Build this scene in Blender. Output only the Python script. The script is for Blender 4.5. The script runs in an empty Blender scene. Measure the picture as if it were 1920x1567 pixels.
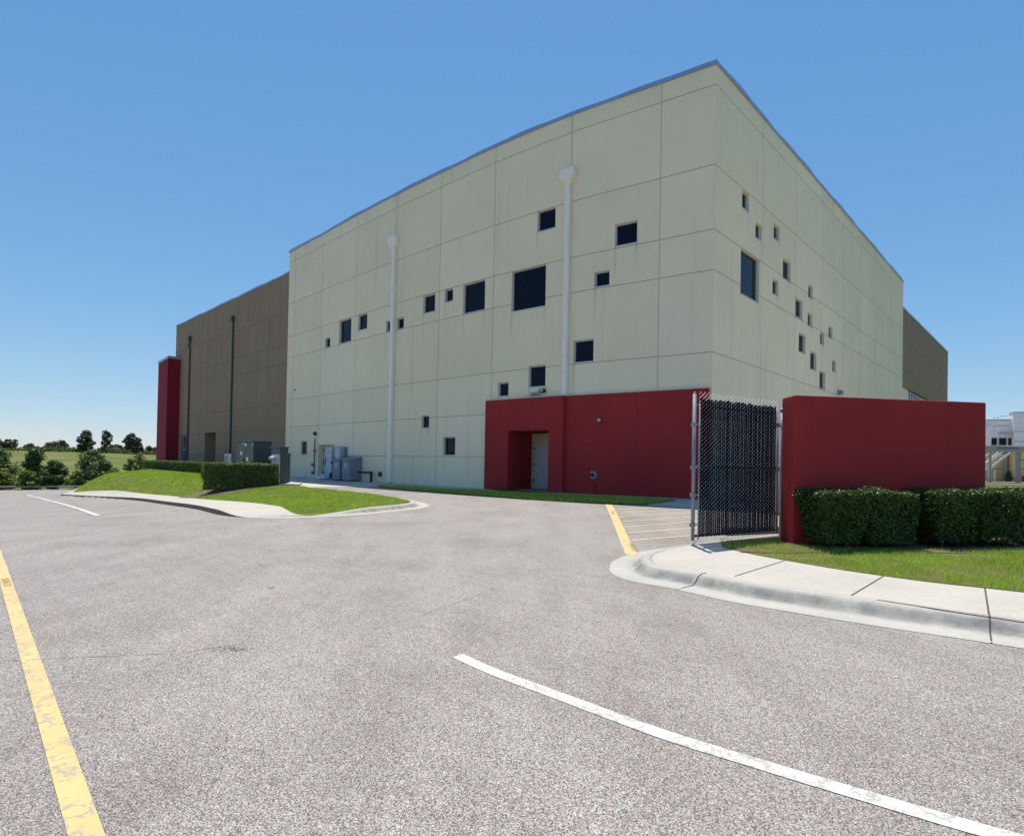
import bpy, bmesh, math, random
import numpy as np
from math import sin, cos, sqrt, hypot, radians, pi
from mathutils import Vector, Matrix
from mathutils.geometry import tessellate_polygon
random.seed(7); rng = np.random.default_rng(7)
SC = bpy.context.scene; C = SC.collection
EYE = 1.55

# ------------------------------------------------------------------ terrain
def ss(a, b, x):
    t = min(1, max(0, (x-a)/(b-a))); return t*t*(3-2*t)
def T(X, Y):
    d = .65*X+.76*Y; e = -.76*X+.65*Y
    gg = .39*min(1, max(0, d/20.9))
    dr = min(3.9, .042*(sqrt((e-14)**2+4)+(e-14))/2)
    es = 45+max(0, d-11)*1.75
    m = ss(10.2, 13.5, d)*(1-ss(0, 13, e-es))
    z = gg-dr*(1-m)
    r = hypot(X, Y)
    z += 7.0*ss(125, 330, r)*ss(30, 90, -X)
    return z

# ------------------------------------------------------------------ materials
MATS = {}
def newmat(name):
    m = bpy.data.materials.new(name); m.use_nodes = True
    nt = m.node_tree; b = nt.nodes['Principled BSDF']; MATS[name] = m
    return m, nt, b
def N(nt, t, **kw):
    n = nt.nodes.new(t)
    for k, v in kw.items():
        if k.startswith('i_'):
            key = k[2:].replace('_', ' ')
            n.inputs[key].default_value = v
        else: setattr(n, k, v)
    return n
def L(nt, a, b): nt.links.new(a, b)
def coord(nt, scale=(1, 1, 1)):
    g = N(nt, 'ShaderNodeNewGeometry'); mp = N(nt, 'ShaderNodeMapping')
    mp.inputs['Scale'].default_value = scale
    L(nt, g.outputs['Position'], mp.inputs['Vector']); return mp.outputs['Vector']
def ramp(nt, fac, stops):
    r = N(nt, 'ShaderNodeValToRGB'); el = r.color_ramp.elements
    while len(el) < len(stops): el.new(.5)
    for e, (p, c) in zip(el, stops):
        e.position = p; e.color = (*c, 1) if len(c) == 3 else c
    L(nt, fac, r.inputs['Fac']); return r.outputs['Color']
def noise(nt, vec, scale, detail=4, rough=.55):
    n = N(nt, 'ShaderNodeTexNoise'); n.inputs['Scale'].default_value = scale
    n.inputs['Detail'].default_value = detail; n.inputs['Roughness'].default_value = rough
    L(nt, vec, n.inputs['Vector']); return n.outputs['Fac']
def mixc(nt, fac, a, b, mode='MIX'):
    m = N(nt, 'ShaderNodeMix'); m.data_type = 'RGBA'; m.blend_type = mode
    for s, v in ((m.inputs[0], fac), (m.inputs[6], a), (m.inputs[7], b)):
        if hasattr(v, 'is_linked'): L(nt, v, s)
        elif isinstance(v, (int, float)): s.default_value = v
        else: s.default_value = (*v, 1)
    return m.outputs[2]
def bump(nt, b, h, strength=.3, dist=.01):
    n = N(nt, 'ShaderNodeBump'); n.inputs['Strength'].default_value = strength
    n.inputs['Distance'].default_value = dist
    L(nt, h, n.inputs['Height']); L(nt, n.outputs['Normal'], b.inputs['Normal'])
def simple(name, col, rough=.6, metal=0, var=.08, spec=.5, scale=3, b_=0.0):
    m, nt, b = newmat(name)
    v = coord(nt); f = noise(nt, v, scale, 5)
    lo = tuple(c*(1-var) for c in col); hi = tuple(min(1, c*(1+var)) for c in col)
    L(nt, ramp(nt, f, [(.3, lo), (.7, hi)]), b.inputs['Base Color'])
    b.inputs['Roughness'].default_value = rough; b.inputs['Metallic'].default_value = metal
    b.inputs['Specular IOR Level'].default_value = spec
    if b_: bump(nt, b, noise(nt, v, 60, 3), b_, .004)
    return m
def stucco(name, col, stain=(.5, .45, .33), amt=.25, dark=.9):
    m, nt, b = newmat(name)
    v = coord(nt); big = noise(nt, v, .35, 5, .6)
    lo = tuple(c*dark for c in col)
    c1 = ramp(nt, big, [(.3, lo), (.7, col)])
    st = noise(nt, coord(nt, (2.2, 2.2, .13)), 1.0, 5, .65)      # run-down streaks
    f = ramp(nt, st, [(.56, (0, 0, 0)), (.78, (amt,)*3)])
    c2 = mixc(nt, f, c1, stain)
    fine = noise(nt, v, 38, 4, .7)
    c3 = mixc(nt, .1, c2, fine, 'OVERLAY')
    L(nt, c3, b.inputs['Base Color'])
    b.inputs['Roughness'].default_value = .85; b.inputs['Specular IOR Level'].default_value = .25
    bump(nt, b, noise(nt, v, 70, 3, .7), .35, .006)
    return m
M = {}
M['cream'] = stucco('cream_stucco', (.90, .775, .54), (.50, .46, .34), .35, .92)
M['cream_b'] = stucco('cream_stucco_light', (.915, .79, .56), (.51, .46, .34), .3, .93)
M['cream_c'] = stucco('cream_stucco_dull', (.875, .75, .52), (.48, .44, .32), .4, .92)
M['joint'] = simple('joint_sealant', (.34, .32, .26), .8)
M['tan'] = stucco('tan_stucco', (.325, .228, .145), (.24, .17, .11), .3, .92)
M['tanjoint'] = simple('tan_sealant', (.09, .065, .045), .8)
M['red'] = stucco('red_stucco', (.385, .034, .034), (.22, .024, .028), .6, .80)
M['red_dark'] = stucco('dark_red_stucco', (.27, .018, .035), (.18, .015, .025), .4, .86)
M['coping'] = simple('metal_coping', (.36, .42, .53), .35, .55)
M['alum'] = simple('aluminium', (.50, .53, .58), .4, .5)
M['white'] = simple('white_paint_metal', (.62, .64, .64), .5)
M['dsw'] = simple('cream_paint_metal', (.88, .83, .72), .6, 0, .05, spec=.3)
M['dsb'] = simple('bronze_paint_metal', (.075, .065, .065), .6)
M['doorp'] = simple('door_paint', (.50, .51, .50), .5)
M['doorframe'] = simple('door_frame_paint', (.55, .50, .38), .6)
M['grey'] = simple('grey_enamel', (.21, .235, .30), .45)
M['ltgrey'] = simple('light_grey_enamel', (.48, .52, .58), .45)
M['green'] = simple('green_enamel', (.045, .075, .065), .45)
M['black'] = simple('black_plastic', (.012, .013, .016), .5)
M['slat'] = simple('black_slat', (.005, .005, .007), .8, spec=.08)
M['galv'] = simple('galvanised_steel', (.25, .265, .29), .6, .3, .15, scale=14)
M['wire'] = simple('galvanised_wire', (.55, .55, .55), .5, .3)
M['wood'] = simple('weathered_timber', (.16, .11, .075), .9, scale=9)
M['bag'] = simple('crumpled_plastic', (.60, .62, .64), .4)
M['sticker'] = simple('white_sticker', (.75, .76, .76), .5, var=.02)
M['numplate'] = simple('number_plate', (.42, .41, .30), .6)
M['ink'] = simple('dark_ink', (.04, .045, .03), .6)
M['stone'] = simple('pale_stone', (.45, .42, .38), .8)
M['yellowwall'] = simple('yellow_stucco', (.86, .62, .32), .85, b_=.2)
M['whitewall'] = simple('white_stucco', (.88, .82, .76), .85, b_=.2)
M['roof'] = simple('brown_shingle', (.20, .16, .14), .9)
M['farblue'] = simple('pale_siding', (.30, .36, .45), .8)
M['soffit'] = simple('grey_steel_beam', (.40, .38, .36), .6)
M['bark'] = simple('bark', (.10, .075, .055), .9)
M['stem'] = simple('shrub_stems_filler', (.055, .045, .030), .9)

m, nt, b = newmat('dark_glass'); M['glass'] = m
b.inputs['Base Color'].default_value = (.004, .005, .012, 1); b.inputs['Roughness'].default_value = .04
b.inputs['Specular IOR Level'].default_value = .17
v = coord(nt); bump(nt, b, noise(nt, v, .6, 2), .05, .02)

# asphalt: exposed pale aggregate in dark binder
def asphalt():
    m, nt, b = newmat('asphalt'); v = coord(nt)
    vo = N(nt, 'ShaderNodeTexVoronoi'); vo.inputs['Scale'].default_value = 180; vo.inputs['Randomness'].default_value = 1
    L(nt, v, vo.inputs['Vector'])
    sep = N(nt, 'ShaderNodeSeparateColor'); L(nt, vo.outputs['Color'], sep.inputs[0])
    stone = ramp(nt, sep.outputs[0], [(0, (.13, .115, .103)), (.2, (.26, .236, .213)), (.5, (.445, .412, .378)), (.78, (.60, .565, .525)), (.90, (.76, .725, .68)), (.93, (.34, .22, .15)), (1, (.48, .33, .23))])
    gap = ramp(nt, vo.outputs['Distance'], [(.0, (1, 1, 1)), (.52, (.92, .92, .92)), (.80, (.30, .30, .30))])
    c = mixc(nt, 1, stone, gap, 'MULTIPLY')
    # second scale of stones
    vo2 = N(nt, 'ShaderNodeTexVoronoi'); vo2.inputs['Scale'].default_value = 85; L(nt, v, vo2.inputs['Vector'])
    s2 = N(nt, 'ShaderNodeSeparateColor'); L(nt, vo2.outputs['Color'], s2.inputs[0])
    f2 = ramp(nt, s2.outputs[1], [(.0, (.78, .765, .76)), (1, (1.0, 1.0, 1.0))])
    c = mixc(nt, 1, c, f2, 'MULTIPLY')
    # worn patches and tyre-polished bands
    w = noise(nt, v, .55, 5, .62)
    pt = ramp(nt, w, [(.30, (.84, .825, .815)), (.50, (.99, .985, .975)), (.72, (1.06, 1.055, 1.05))])
    c = mixc(nt, 1, c, pt, 'MULTIPLY')
    w2 = noise(nt, coord(nt, (.9, .25, 1)), 1.7, 6, .7)
    pt2 = ramp(nt, w2, [(.28, (.80, .785, .78)), (.58, (1, 1, 1))])
    c = mixc(nt, 1, c, pt2, 'MULTIPLY')
    # hairline cracks / oil spots
    vc = N(nt, 'ShaderNodeTexVoronoi', feature='DISTANCE_TO_EDGE'); vc.inputs['Scale'].default_value = .23
    nz = N(nt, 'ShaderNodeTexNoise'); nz.inputs['Scale'].default_value = 1.3; nz.inputs['Detail'].default_value = 6; L(nt, v, nz.inputs['Vector'])
    va = N(nt, 'ShaderNodeVectorMath', operation='ADD'); L(nt, v, va.inputs[0]); L(nt, nz.outputs['Color'], va.inputs[1]); L(nt, va.outputs[0], vc.inputs['Vector'])
    crk = ramp(nt, vc.outputs['Distance'], [(.0, (.35, .35, .35)), (.0018, (.0, .0, .0))])
    msk = ramp(nt, noise(nt, v, .31, 3), [(.5, (0, 0, 0)), (.62, (1, 1, 1))])
    cm = mixc(nt, 1, crk, msk, 'MULTIPLY')
    c = mixc(nt, cm, c, (.07, .06, .055))
    sp = noise(nt, v, 3.1, 3, .5)
    spf = ramp(nt, sp, [(.715, (0, 0, 0)), (.75, (.45, .45, .45))])
    c = mixc(nt, spf, c, (.07, .065, .06))
    L(nt, c, b.inputs['Base Color'])
    b.inputs['Roughness'].default_value = .82; b.inputs['Specular IOR Level'].default_value = .35
    inv = N(nt, 'ShaderNodeMath', operation='SUBTRACT'); inv.inputs[0].default_value = 1; L(nt, vo.outputs['Distance'], inv.inputs[1])
    bump(nt, b, inv.outputs[0], .42, .0035)
    return m
M['asphalt'] = asphalt()
def concrete(name, col, dark):
    m, nt, b = newmat(name); v = coord(nt)
    a = noise(nt, v, .8, 6, .65); c = ramp(nt, a, [(.28, dark), (.6, col)])
    s = noise(nt, coord(nt, (1, 1, 1)), 14, 6, .7); c = mixc(nt, .22, c, s, 'OVERLAY')
    L(nt, c, b.inputs['Base Color']); b.inputs['Roughness'].default_value = .85
    b.inputs['Specular IOR Level'].default_value = .3
    bump(nt, b, noise(nt, v, 130, 3), .25, .003); return m
M['walk'] = concrete('sidewalk_concrete', (.47, .435, .375), (.40, .37, .315))
M['crack'] = simple('joint_dirt', (.10, .075, .055), .95)
# curb concrete: grime lies in a band along the riser (follows the UV profile)
def curbmat():
    m, nt, b = newmat('curb_concrete'); v = coord(nt)
    a = noise(nt, v, .9, 6, .65); c = ramp(nt, a, [(.28, (.37, .35, .305)), (.62, (.455, .43, .38))])
    s = noise(nt, v, 16, 6, .7); c = mixc(nt, .25, c, s, 'OVERLAY')
    uv = N(nt, 'ShaderNodeUVMap'); sx = N(nt, 'ShaderNodeSeparateXYZ'); L(nt, uv.outputs[0], sx.inputs[0])
    band = ramp(nt, sx.outputs['Y'], [(.24, (0, 0, 0)), (.42, (.8,)*3), (.62, (.75,)*3), (.78, (.12,)*3), (1, (0, 0, 0))])
    wn = noise(nt, v, 2.6, 6, .7); wf = ramp(nt, wn, [(.36, (.15,)*3), (.66, (1, 1, 1))])
    f = mixc(nt, 1, band, wf, 'MULTIPLY')
    c = mixc(nt, f, c, (.10, .098, .09))
    L(nt, c, b.inputs['Base Color']); b.inputs['Roughness'].default_value = .85
    bump(nt, b, noise(nt, v, 90, 4, .7), .4, .004); return m
M['curb'] = curbmat()
M['curbface'] = simple('shaded_curb_face', (.17, .135, .11), .9, var=.25, scale=6)  # dark brown puts the shade on the curb face into the colour
def paintmat(name, col, under=(.27, .245, .20), wear=.53):
    m, nt, b = newmat(name); v = coord(nt)
    n1 = noise(nt, v, 1.6, 4, .6); n2 = noise(nt, v, 120, 3, .65)
    f1 = ramp(nt, n1, [(wear, (0, 0, 0)), (wear+.2, (1, 1, 1))])
    f2 = ramp(nt, n2, [(.52, (0, 0, 0)), (.57, (.85, .85, .85))])
    f = mixc(nt, 1, f1, f2, 'MULTIPLY')
    # crazing
    vc = N(nt, 'ShaderNodeTexVoronoi', feature='DISTANCE_TO_EDGE'); vc.inputs['Scale'].default_value = 9
    nz = N(nt, 'ShaderNodeTexNoise'); nz.inputs['Scale'].default_value = 22; L(nt, v, nz.inputs['Vector'])
    sc = N(nt, 'ShaderNodeVectorMath', operation='SCALE'); sc.inputs['Scale'].default_value = .12; L(nt, nz.outputs['Color'], sc.inputs[0])
    va = N(nt, 'ShaderNodeVectorMath', operation='ADD'); L(nt, v, va.inputs[0]); L(nt, sc.outputs[0], va.inputs[1]); L(nt, va.outputs[0], vc.inputs['Vector'])
    cr = ramp(nt, vc.outputs['Distance'], [(.0, (.95, .95, .95)), (.10, (0, 0, 0))])
    cmk = ramp(nt, noise(nt, v, 3.5, 3), [(.42, (0, 0, 0)), (.52, (1, 1, 1))])
    cr = mixc(nt, 1, cr, cmk, 'MULTIPLY')
    base = ramp(nt, noise(nt, v, 4, 5), [(.3, tuple(c*.86 for c in col)), (.7, col)])
    c = mixc(nt, f, base, under); c = mixc(nt, cr, c, (.30, .28, .25))
    L(nt, c, b.inputs['Base Color']); b.inputs['Roughness'].default_value = .7
    vo = N(nt, 'ShaderNodeTexVoronoi'); vo.inputs['Scale'].default_value = 105; L(nt, v, vo.inputs['Vector'])
    bump(nt, b, vo.outputs['Distance'], .35, .003); return m
M['pwhite'] = paintmat('white_road_paint', (.70, .68, .625), wear=.40)
M['pyellow'] = paintmat('yellow_road_paint', (.68, .49, .19), wear=.47)
M['pyellow2'] = paintmat('faded_yellow_road_paint', (.66, .51, .23), wear=.52)
M['stamp'] = simple('faded_stencil', (.36, .29, .13), .8)
def groundgrass(name, cols, sc=.5):
    m, nt, b = newmat(name); v = coord(nt)
    c = ramp(nt, noise(nt, v, sc, 6, .65), [(.25, cols[0]), (.5, cols[1]), (.75, cols[2])])
    c = mixc(nt, .35, c, noise(nt, v, 20, 5, .8), 'OVERLAY')
    L(nt, c, b.inputs['Base Color']); b.inputs['Roughness'].default_value = .95
    b.inputs['Specular IOR Level'].default_value = .1
    bump(nt, b, noise(nt, v, 40, 4, .8), .8, .03); return m
M['field'] = groundgrass('field_grass', [(.075, .115, .022), (.12, .14, .035), (.24, .19, .095)], .06)
M['lawn'] = groundgrass('lawn_soil', [(.10, .115, .032), (.13, .14, .038), (.27, .20, .12)], 1.6)
M['mulch'] = groundgrass('mulch', [(.10, .07, .05), (.17, .12, .085), (.26, .20, .15)], 5)
def leafmat(name, cols, rough=.45, trans=.25, tcol=None, spec=.4):
    m, nt, b = newmat(name); g = N(nt, 'ShaderNodeNewGeometry')
    c = ramp(nt, g.outputs['Random Per Island'], [(i/(len(cols)-1), k) for i, k in enumerate(cols)])
    c2 = mixc(nt, .5, c, ramp(nt, noise(nt, coord(nt), 1.2, 3), [(.3, (.35, .35, .35)), (.7, (.65, .65, .65))]), 'OVERLAY')
    L(nt, c2, b.inputs['Base Color']); b.inputs['Roughness'].default_value = rough
    b.inputs['Specular IOR Level'].default_value = spec
    t = N(nt, 'ShaderNodeBsdfTranslucent'); tc = mixc(nt, 1, c2, tcol or (1.5, 1.6, .5), 'MULTIPLY'); L(nt, tc, t.inputs['Color'])
    mx = N(nt, 'ShaderNodeMixShader'); mx.inputs[0].default_value = trans
    out = [n for n in nt.nodes if n.type == 'OUTPUT_MATERIAL'][0]
    L(nt, b.outputs[0], mx.inputs[1]); L(nt, t.outputs[0], mx.inputs[2]); L(nt, mx.outputs[0], out.inputs['Surface'])
    return m
M['leaf'] = leafmat('glossy_hedge_leaf', [(.020, .050, .010), (.036, .078, .014), (.060, .11, .018), (.11, .16, .03)], .42, .2, spec=.28)
M['leaf2'] = leafmat('boxwood_leaf', [(.030, .062, .010), (.068, .115, .015), (.16, .22, .028)], .45, .25)
M['blade'] = leafmat('grass_blade', [(.18, .31, .03), (.26, .42, .04), (.36, .49, .06), (.46, .48, .15), (.22, .36, .035)], .5, .35)
M['treeA'] = leafmat('broadleaf_foliage', [(.030, .060, .016), (.060, .105, .026), (.10, .15, .035)], .5, .25)
M['treeB'] = leafmat('yellow_green_foliage', [(.07, .12, .02), (.13, .18, .03), (.19, .22, .05)], .5, .3)
M['treeB2'] = leafmat('olive_scrub_foliage', [(.045, .075, .02), (.075, .105, .028), (.12, .14, .04)], .6, .2)
M['treeC'] = leafmat('pine_foliage', [(.024, .046, .018), (.040, .066, .026), (.062, .088, .034)], .6, .1)


def stainmat():
    m, nt, b = newmat('run_off_stain')
    uv = N(nt, 'ShaderNodeUVMap'); sx = N(nt, 'ShaderNodeSeparateXYZ'); L(nt, uv.outputs[0], sx.inputs[0])
    n_ = noise(nt, coord(nt, (9, 9, .8)), 2, 4, .7); f = ramp(nt, n_, [(.35, (.15,)*3), (.7, (1, 1, 1))])
    across = ramp(nt, sx.outputs['X'], [(0, (0, 0, 0)), (.5, (1, 1, 1)), (1, (0, 0, 0))]); down = ramp(nt, sx.outputs['Y'], [(0, (0, 0, 0)), (1, (.34,)*3)])
    k = mixc(nt, 1, mixc(nt, 1, across, down, 'MULTIPLY'), f, 'MULTIPLY')
    b.inputs['Base Color'].default_value = (.24, .20, .11, 1); b.inputs['Roughness'].default_value = .9
    t = N(nt, 'ShaderNodeBsdfTransparent'); mx = N(nt, 'ShaderNodeMixShader'); out = [n for n in nt.nodes if n.type == 'OUTPUT_MATERIAL'][0]
    L(nt, k, mx.inputs[0]); L(nt, t.outputs[0], mx.inputs[1]); L(nt, b.outputs[0], mx.inputs[2]); L(nt, mx.outputs[0], out.inputs['Surface']); return m
M['stain'] = stainmat()
# ------------------------------------------------------------------ object helpers
ORG = {}
def tag(o, label=None, cat=None, group=None, kind=None):
    if label: o['label'] = label
    if cat: o['category'] = cat
    if group: o['group'] = group
    if kind: o['kind'] = kind
    return o
def thing(name, loc, label, cat, group=None, kind=None):
    o = bpy.data.objects.new(name, None); C.objects.link(o); o.location = loc
    o.empty_display_size = .3; ORG[o.name] = Vector(loc); return tag(o, label, cat, group, kind)
def link(name, me, mats, parent=None, org=None):
    for k in (mats if isinstance(mats, (list, tuple)) else [mats]): me.materials.append(M[k])
    o = bpy.data.objects.new(name, me); C.objects.link(o)
    if parent is not None:
        base = ORG[parent.name]; ORG[o.name] = base
        me.transform(Matrix.Translation(-base)); o.parent = parent
    elif org is not None:
        me.transform(Matrix.Translation(-Vector(org))); o.location = org; ORG[o.name] = Vector(org)
    else: ORG[o.name] = Vector((0, 0, 0))
    return o
class MB:
    def __init__(s): s.v = []; s.f = []; s.m = []; s.sm = False
    def quad(s, pts, mi=0):
        i = len(s.v); s.v += [tuple(p) for p in pts]; s.f.append(tuple(range(i, i+len(pts)))); s.m.append(mi)
    def prism(s, bot, top, mi=0):
        n = len(bot); i = len(s.v); s.v += [tuple(p) for p in bot]+[tuple(p) for p in top]
        s.f.append(tuple(range(i+n-1, i-1, -1))); s.m.append(mi)
        s.f.append(tuple(range(i+n, i+2*n))); s.m.append(mi)
        for k in range(n):
            j = (k+1) % n; s.f.append((i+k, i+j, i+n+j, i+n+k)); s.m.append(mi)
    def box(s, a, b, mi=0):
        x0, y0, z0 = a; x1, y1, z1 = b
        s.prism([(x0, y0, z0), (x1, y0, z0), (x1, y1, z0), (x0, y1, z0)], [(x0, y0, z1), (x1, y0, z1), (x1, y1, z1), (x0, y1, z1)], mi)
    def obox(s, o, ax, ay, a, b, mi=0):       # box in a frame: origin o, horizontal axes ax, ay
        o = Vector(o); ax = Vector((*ax, 0)); ay = Vector((*ay, 0))
        def P(x, y, z): return o+ax*x+ay*y+Vector((0, 0, z))
        x0, y0, z0 = a; x1, y1, z1 = b
        s.prism([P(x0, y0, z0), P(x1, y0, z0), P(x1, y1, z0), P(x0, y1, z0)], [P(x0, y0, z1), P(x1, y0, z1), P(x1, y1, z1), P(x0, y1, z1)], mi)
    def tube(s, pts, r, n=8, mi=0, cap=True):
        rr = r if isinstance(r, (list, tuple)) else [r]*len(pts); pts = [Vector(p) for p in pts]; i0 = len(s.v)
        for k, p in enumerate(pts):
            d = (pts[min(k+1, len(pts)-1)]-pts[max(k-1, 0)]).normalized()
            a = Vector((0, 0, 1)) if abs(d.z) < .9 else Vector((1, 0, 0))
            x = d.cross(a).normalized(); y = d.cross(x)
            for j in range(n):
                t = 2*pi*j/n; s.v.append(tuple(p+(x*cos(t)+y*sin(t))*rr[k]))
        for k in range(len(pts)-1):
            for j in range(n):
                a = i0+k*n+j; b_ = i0+k*n+(j+1) % n; s.f.append((a, b_, b_+n, a+n)); s.m.append(mi)
        if cap:
            s.f.append(tuple(range(i0+n-1, i0-1, -1))); s.m.append(mi)
            e = i0+(len(pts)-1)*n; s.f.append(tuple(range(e, e+n))); s.m.append(mi)
    def mesh(s, name, smooth=False, fix=True):
        me = bpy.data.meshes.new(name); me.from_pydata(s.v, [], s.f)
        me.polygons.foreach_set('material_index', s.m)
        if fix:
            bm = bmesh.new(); bm.from_mesh(me); bmesh.ops.recalc_face_normals(bm, faces=bm.faces); bm.to_mesh(me); bm.free()
        if smooth: me.polygons.foreach_set('use_smooth', [True]*len(me.polygons))
        me.update(); return me
    def split(s, name, mats, parent=None, smooth=False, bevel=0):
        par = list(range(len(s.v)))
        def fd(a):
            while par[a] != a: par[a] = par[par[a]]; a = par[a]
            return a
        for f in s.f:
            for i in f[1:]: par[fd(i)] = fd(f[0])
        grp = {}
        for f, m_ in zip(s.f, s.m): grp.setdefault(fd(f[0]), []).append((f, m_))
        out = []
        for fs in grp.values():
            q = MB(); mp = {}
            for f, m_ in fs:
                nf = []
                for i in f:
                    if i not in mp: mp[i] = len(q.v); q.v.append(s.v[i])
                    nf.append(mp[i])
                q.f.append(tuple(nf)); q.m.append(m_)
            out.append(q.build(name, mats, parent, smooth=smooth, bevel=bevel))
        return out
    def build(s, name, mats, parent=None, org=None, smooth=False, bevel=0):
        o = link(name, s.mesh(name, smooth), mats, parent, org)
        if bevel:
            md = o.modifiers.new('b', 'BEVEL'); md.width = bevel; md.segments = 2; md.limit_method = 'ANGLE'
        return o
def catmull(pts, n=8, closed=False):
    out = []; P = [Vector(p) for p in pts]
    for i in range(len(P)-1):
        p0 = P[max(i-1, 0)]; p1 = P[i]; p2 = P[i+1]; p3 = P[min(i+2, len(P)-1)]
        for k in range(n):
            t = k/n
            out.append(.5*((2*p1)+(p2-p0)*t+(2*p0-5*p1+4*p2-p3)*t*t+(3*p1-p0-3*p2+p3)*t**3))
    out.append(P[-1]); return out
def inpoly(x, y, poly):
    c = False; j = len(poly)-1
    for i in range(len(poly)):
        xi, yi = poly[i][:2]; xj, yj = poly[j][:2]
        if (yi > y) != (yj > y) and x < (xj-xi)*(y-yi)/(yj-yi)+xi: c = not c
        j = i
    return c
def sheet(name, poly, hfn, mat, step=1.0, skirt=0, skirtmat=None, parent=None):
    bm = bmesh.new(); vs = [bm.verts.new((p[0], p[1], 0)) for p in poly]
    tri = tessellate_polygon([[Vector((p[0], p[1], 0)) for p in poly]])
    for t in tri:
        try: bm.faces.new([vs[i] for i in t])
        except ValueError: pass
    xs = [p[0] for p in poly]; ys = [p[1] for p in poly]
    for ax, lo, hi in ((0, min(xs), max(xs)), (1, min(ys), max(ys))):
        k = math.floor(lo/step)+1
        while k*step < hi:
            co = [0, 0, 0]; no = [0, 0, 0]; co[ax] = k*step; no[ax] = 1
            bmesh.ops.bisect_plane(bm, geom=bm.verts[:]+bm.edges[:]+bm.faces[:], plane_co=co, plane_no=no, dist=1e-5); k += 1
    bmesh.ops.recalc_face_normals(bm, faces=bm.faces)
    for f in bm.faces:
        if f.normal.z < 0: f.normal_flip()
    edges = [e for e in bm.edges if e.is_boundary]
    for v_ in bm.verts: v_.co.z = hfn(v_.co.x, v_.co.y)
    if skirt:
        r = bmesh.ops.extrude_edge_only(bm, edges=edges)
        for g_ in r['geom']:
            if isinstance(g_, bmesh.types.BMVert): g_.co.z -= skirt
            if isinstance(g_, bmesh.types.BMFace): g_.material_index = 1
    for f in bm.faces: f.smooth = False
    me = bpy.data.meshes.new(name); bm.to_mesh(me); bm.free()
    o = link(name, me, [mat]+([skirtmat] if skirtmat else []), parent); return o
def struct(o, label=None): o['kind'] = 'structure'; return o

# ------------------------------------------------------------------ world, sun, camera
w = bpy.data.worlds.new('World'); SC.world = w; w.use_nodes = True
nt = w.node_tree; bg = nt.nodes['Background']
sky = nt.nodes.new('ShaderNodeTexSky'); sky.sky_type = 'NISHITA'; sky.sun_disc = False
SUN_EL, SUN_AZ = radians(72.5), radians(-2)           # azimuth measured from +Y, clockwise
sky.sun_elevation = SUN_EL; sky.sun_rotation = SUN_AZ
sky.altitude = 20; sky.air_density = 1.0; sky.dust_density = .1; sky.ozone_density = 2.2
sp_ = nt.nodes.new('ShaderNodeSeparateColor'); cb_ = nt.nodes.new('ShaderNodeCombineColor'); nt.links.new(sky.outputs[0], sp_.inputs[0])
for k_, (tn, gm, am) in enumerate(((.56, .97, 1.115), (.80, .71, 1.375), (.96, .46, 2.30))):     # clear-day colour balance of the sky
    m1 = nt.nodes.new('ShaderNodeMath'); m1.operation = 'MULTIPLY'; m1.inputs[1].default_value = tn
    m2 = nt.nodes.new('ShaderNodeMath'); m2.operation = 'POWER'; m2.inputs[1].default_value = gm
    m3 = nt.nodes.new('ShaderNodeMath'); m3.operation = 'MULTIPLY'; m3.inputs[1].default_value = am
    nt.links.new(sp_.outputs[k_], m1.inputs[0]); nt.links.new(m1.outputs[0], m2.inputs[0]); nt.links.new(m2.outputs[0], m3.inputs[0]); nt.links.new(m3.outputs[0], cb_.inputs[k_])
nt.links.new(cb_.outputs[0], bg.inputs[0]); bg.inputs[1].default_value = .12
sd = bpy.data.lights.new('sun', 'SUN'); sd.energy = 4.7; sd.angle = radians(.53); sd.color = (1, .945, .855)
so = bpy.data.objects.new('sun', sd); C.objects.link(so)
dirv = Vector((sin(SUN_AZ)*cos(SUN_EL), cos(SUN_AZ)*cos(SUN_EL), sin(SUN_EL)))
so.rotation_euler = dirv.to_track_quat('Z', 'Y').to_euler(); so.location = (0, 0, 60)
SC.view_settings.view_transform = 'Standard'; SC.view_settings.look = 'None'
SC.view_settings.exposure = .3; SC.view_settings.gamma = 1
cd = bpy.data.cameras.new('camera'); cam = bpy.data.objects.new('camera', cd); C.objects.link(cam); SC.camera = cam
cd.sensor_width = 36; cd.lens = 1084/1920*36; cd.clip_end = 3000; cd.clip_start = .05
cd.shift_y = (855.4-783.5)/1920
cam.location = (0, 0, EYE)
# level camera -> pitch up .0135 -> roll .0185 (picture content turned clockwise)
Rm = Matrix.Rotation(.0135, 4, 'X') @ Matrix.Rotation(pi/2, 4, 'X') @ Matrix.Rotation(.0185, 4, 'Z')
cam.rotation_euler = Rm.to_euler()
SC.render.resolution_x = 1024; SC.render.resolution_y = 835

# ------------------------------------------------------------------ ground
def grid_ground():
    xs = sorted(set([-900, -700, -500, -400]+list(range(-330, -100, 10))+list(range(-100, -60, 4))+list(range(-60, 10, 1))+list(range(10, 20, 4))+list(range(20, 100, 10))+[100, 150, 220, 320, 500, 900]))
    ys = sorted(set([-300, -120, -50, -20]+list(range(-12, 20, 4))+list(range(20, 80, 1))+list(range(80, 110, 4))+list(range(110, 350, 10))+[350, 400, 500, 700, 1000, 1600]))
    mb = MB(); mb.v = [(x, y, T(x, y)-.17) for y in ys for x in xs]; nx = len(xs)
    for j in range(len(ys)-1):
        for i in range(nx-1):
            a = j*nx+i; mb.f.append((a, a+1, a+1+nx, a+nx)); mb.m.append(0)
    return struct(mb.build('ground', 'field', smooth=True))
grid_ground()
RAILP = [(-92, 71), (-84, 78), (-76, 83.5), (-68, 86.5), (-60, 88.5), (-52, 90), (-44, 92)]
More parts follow.
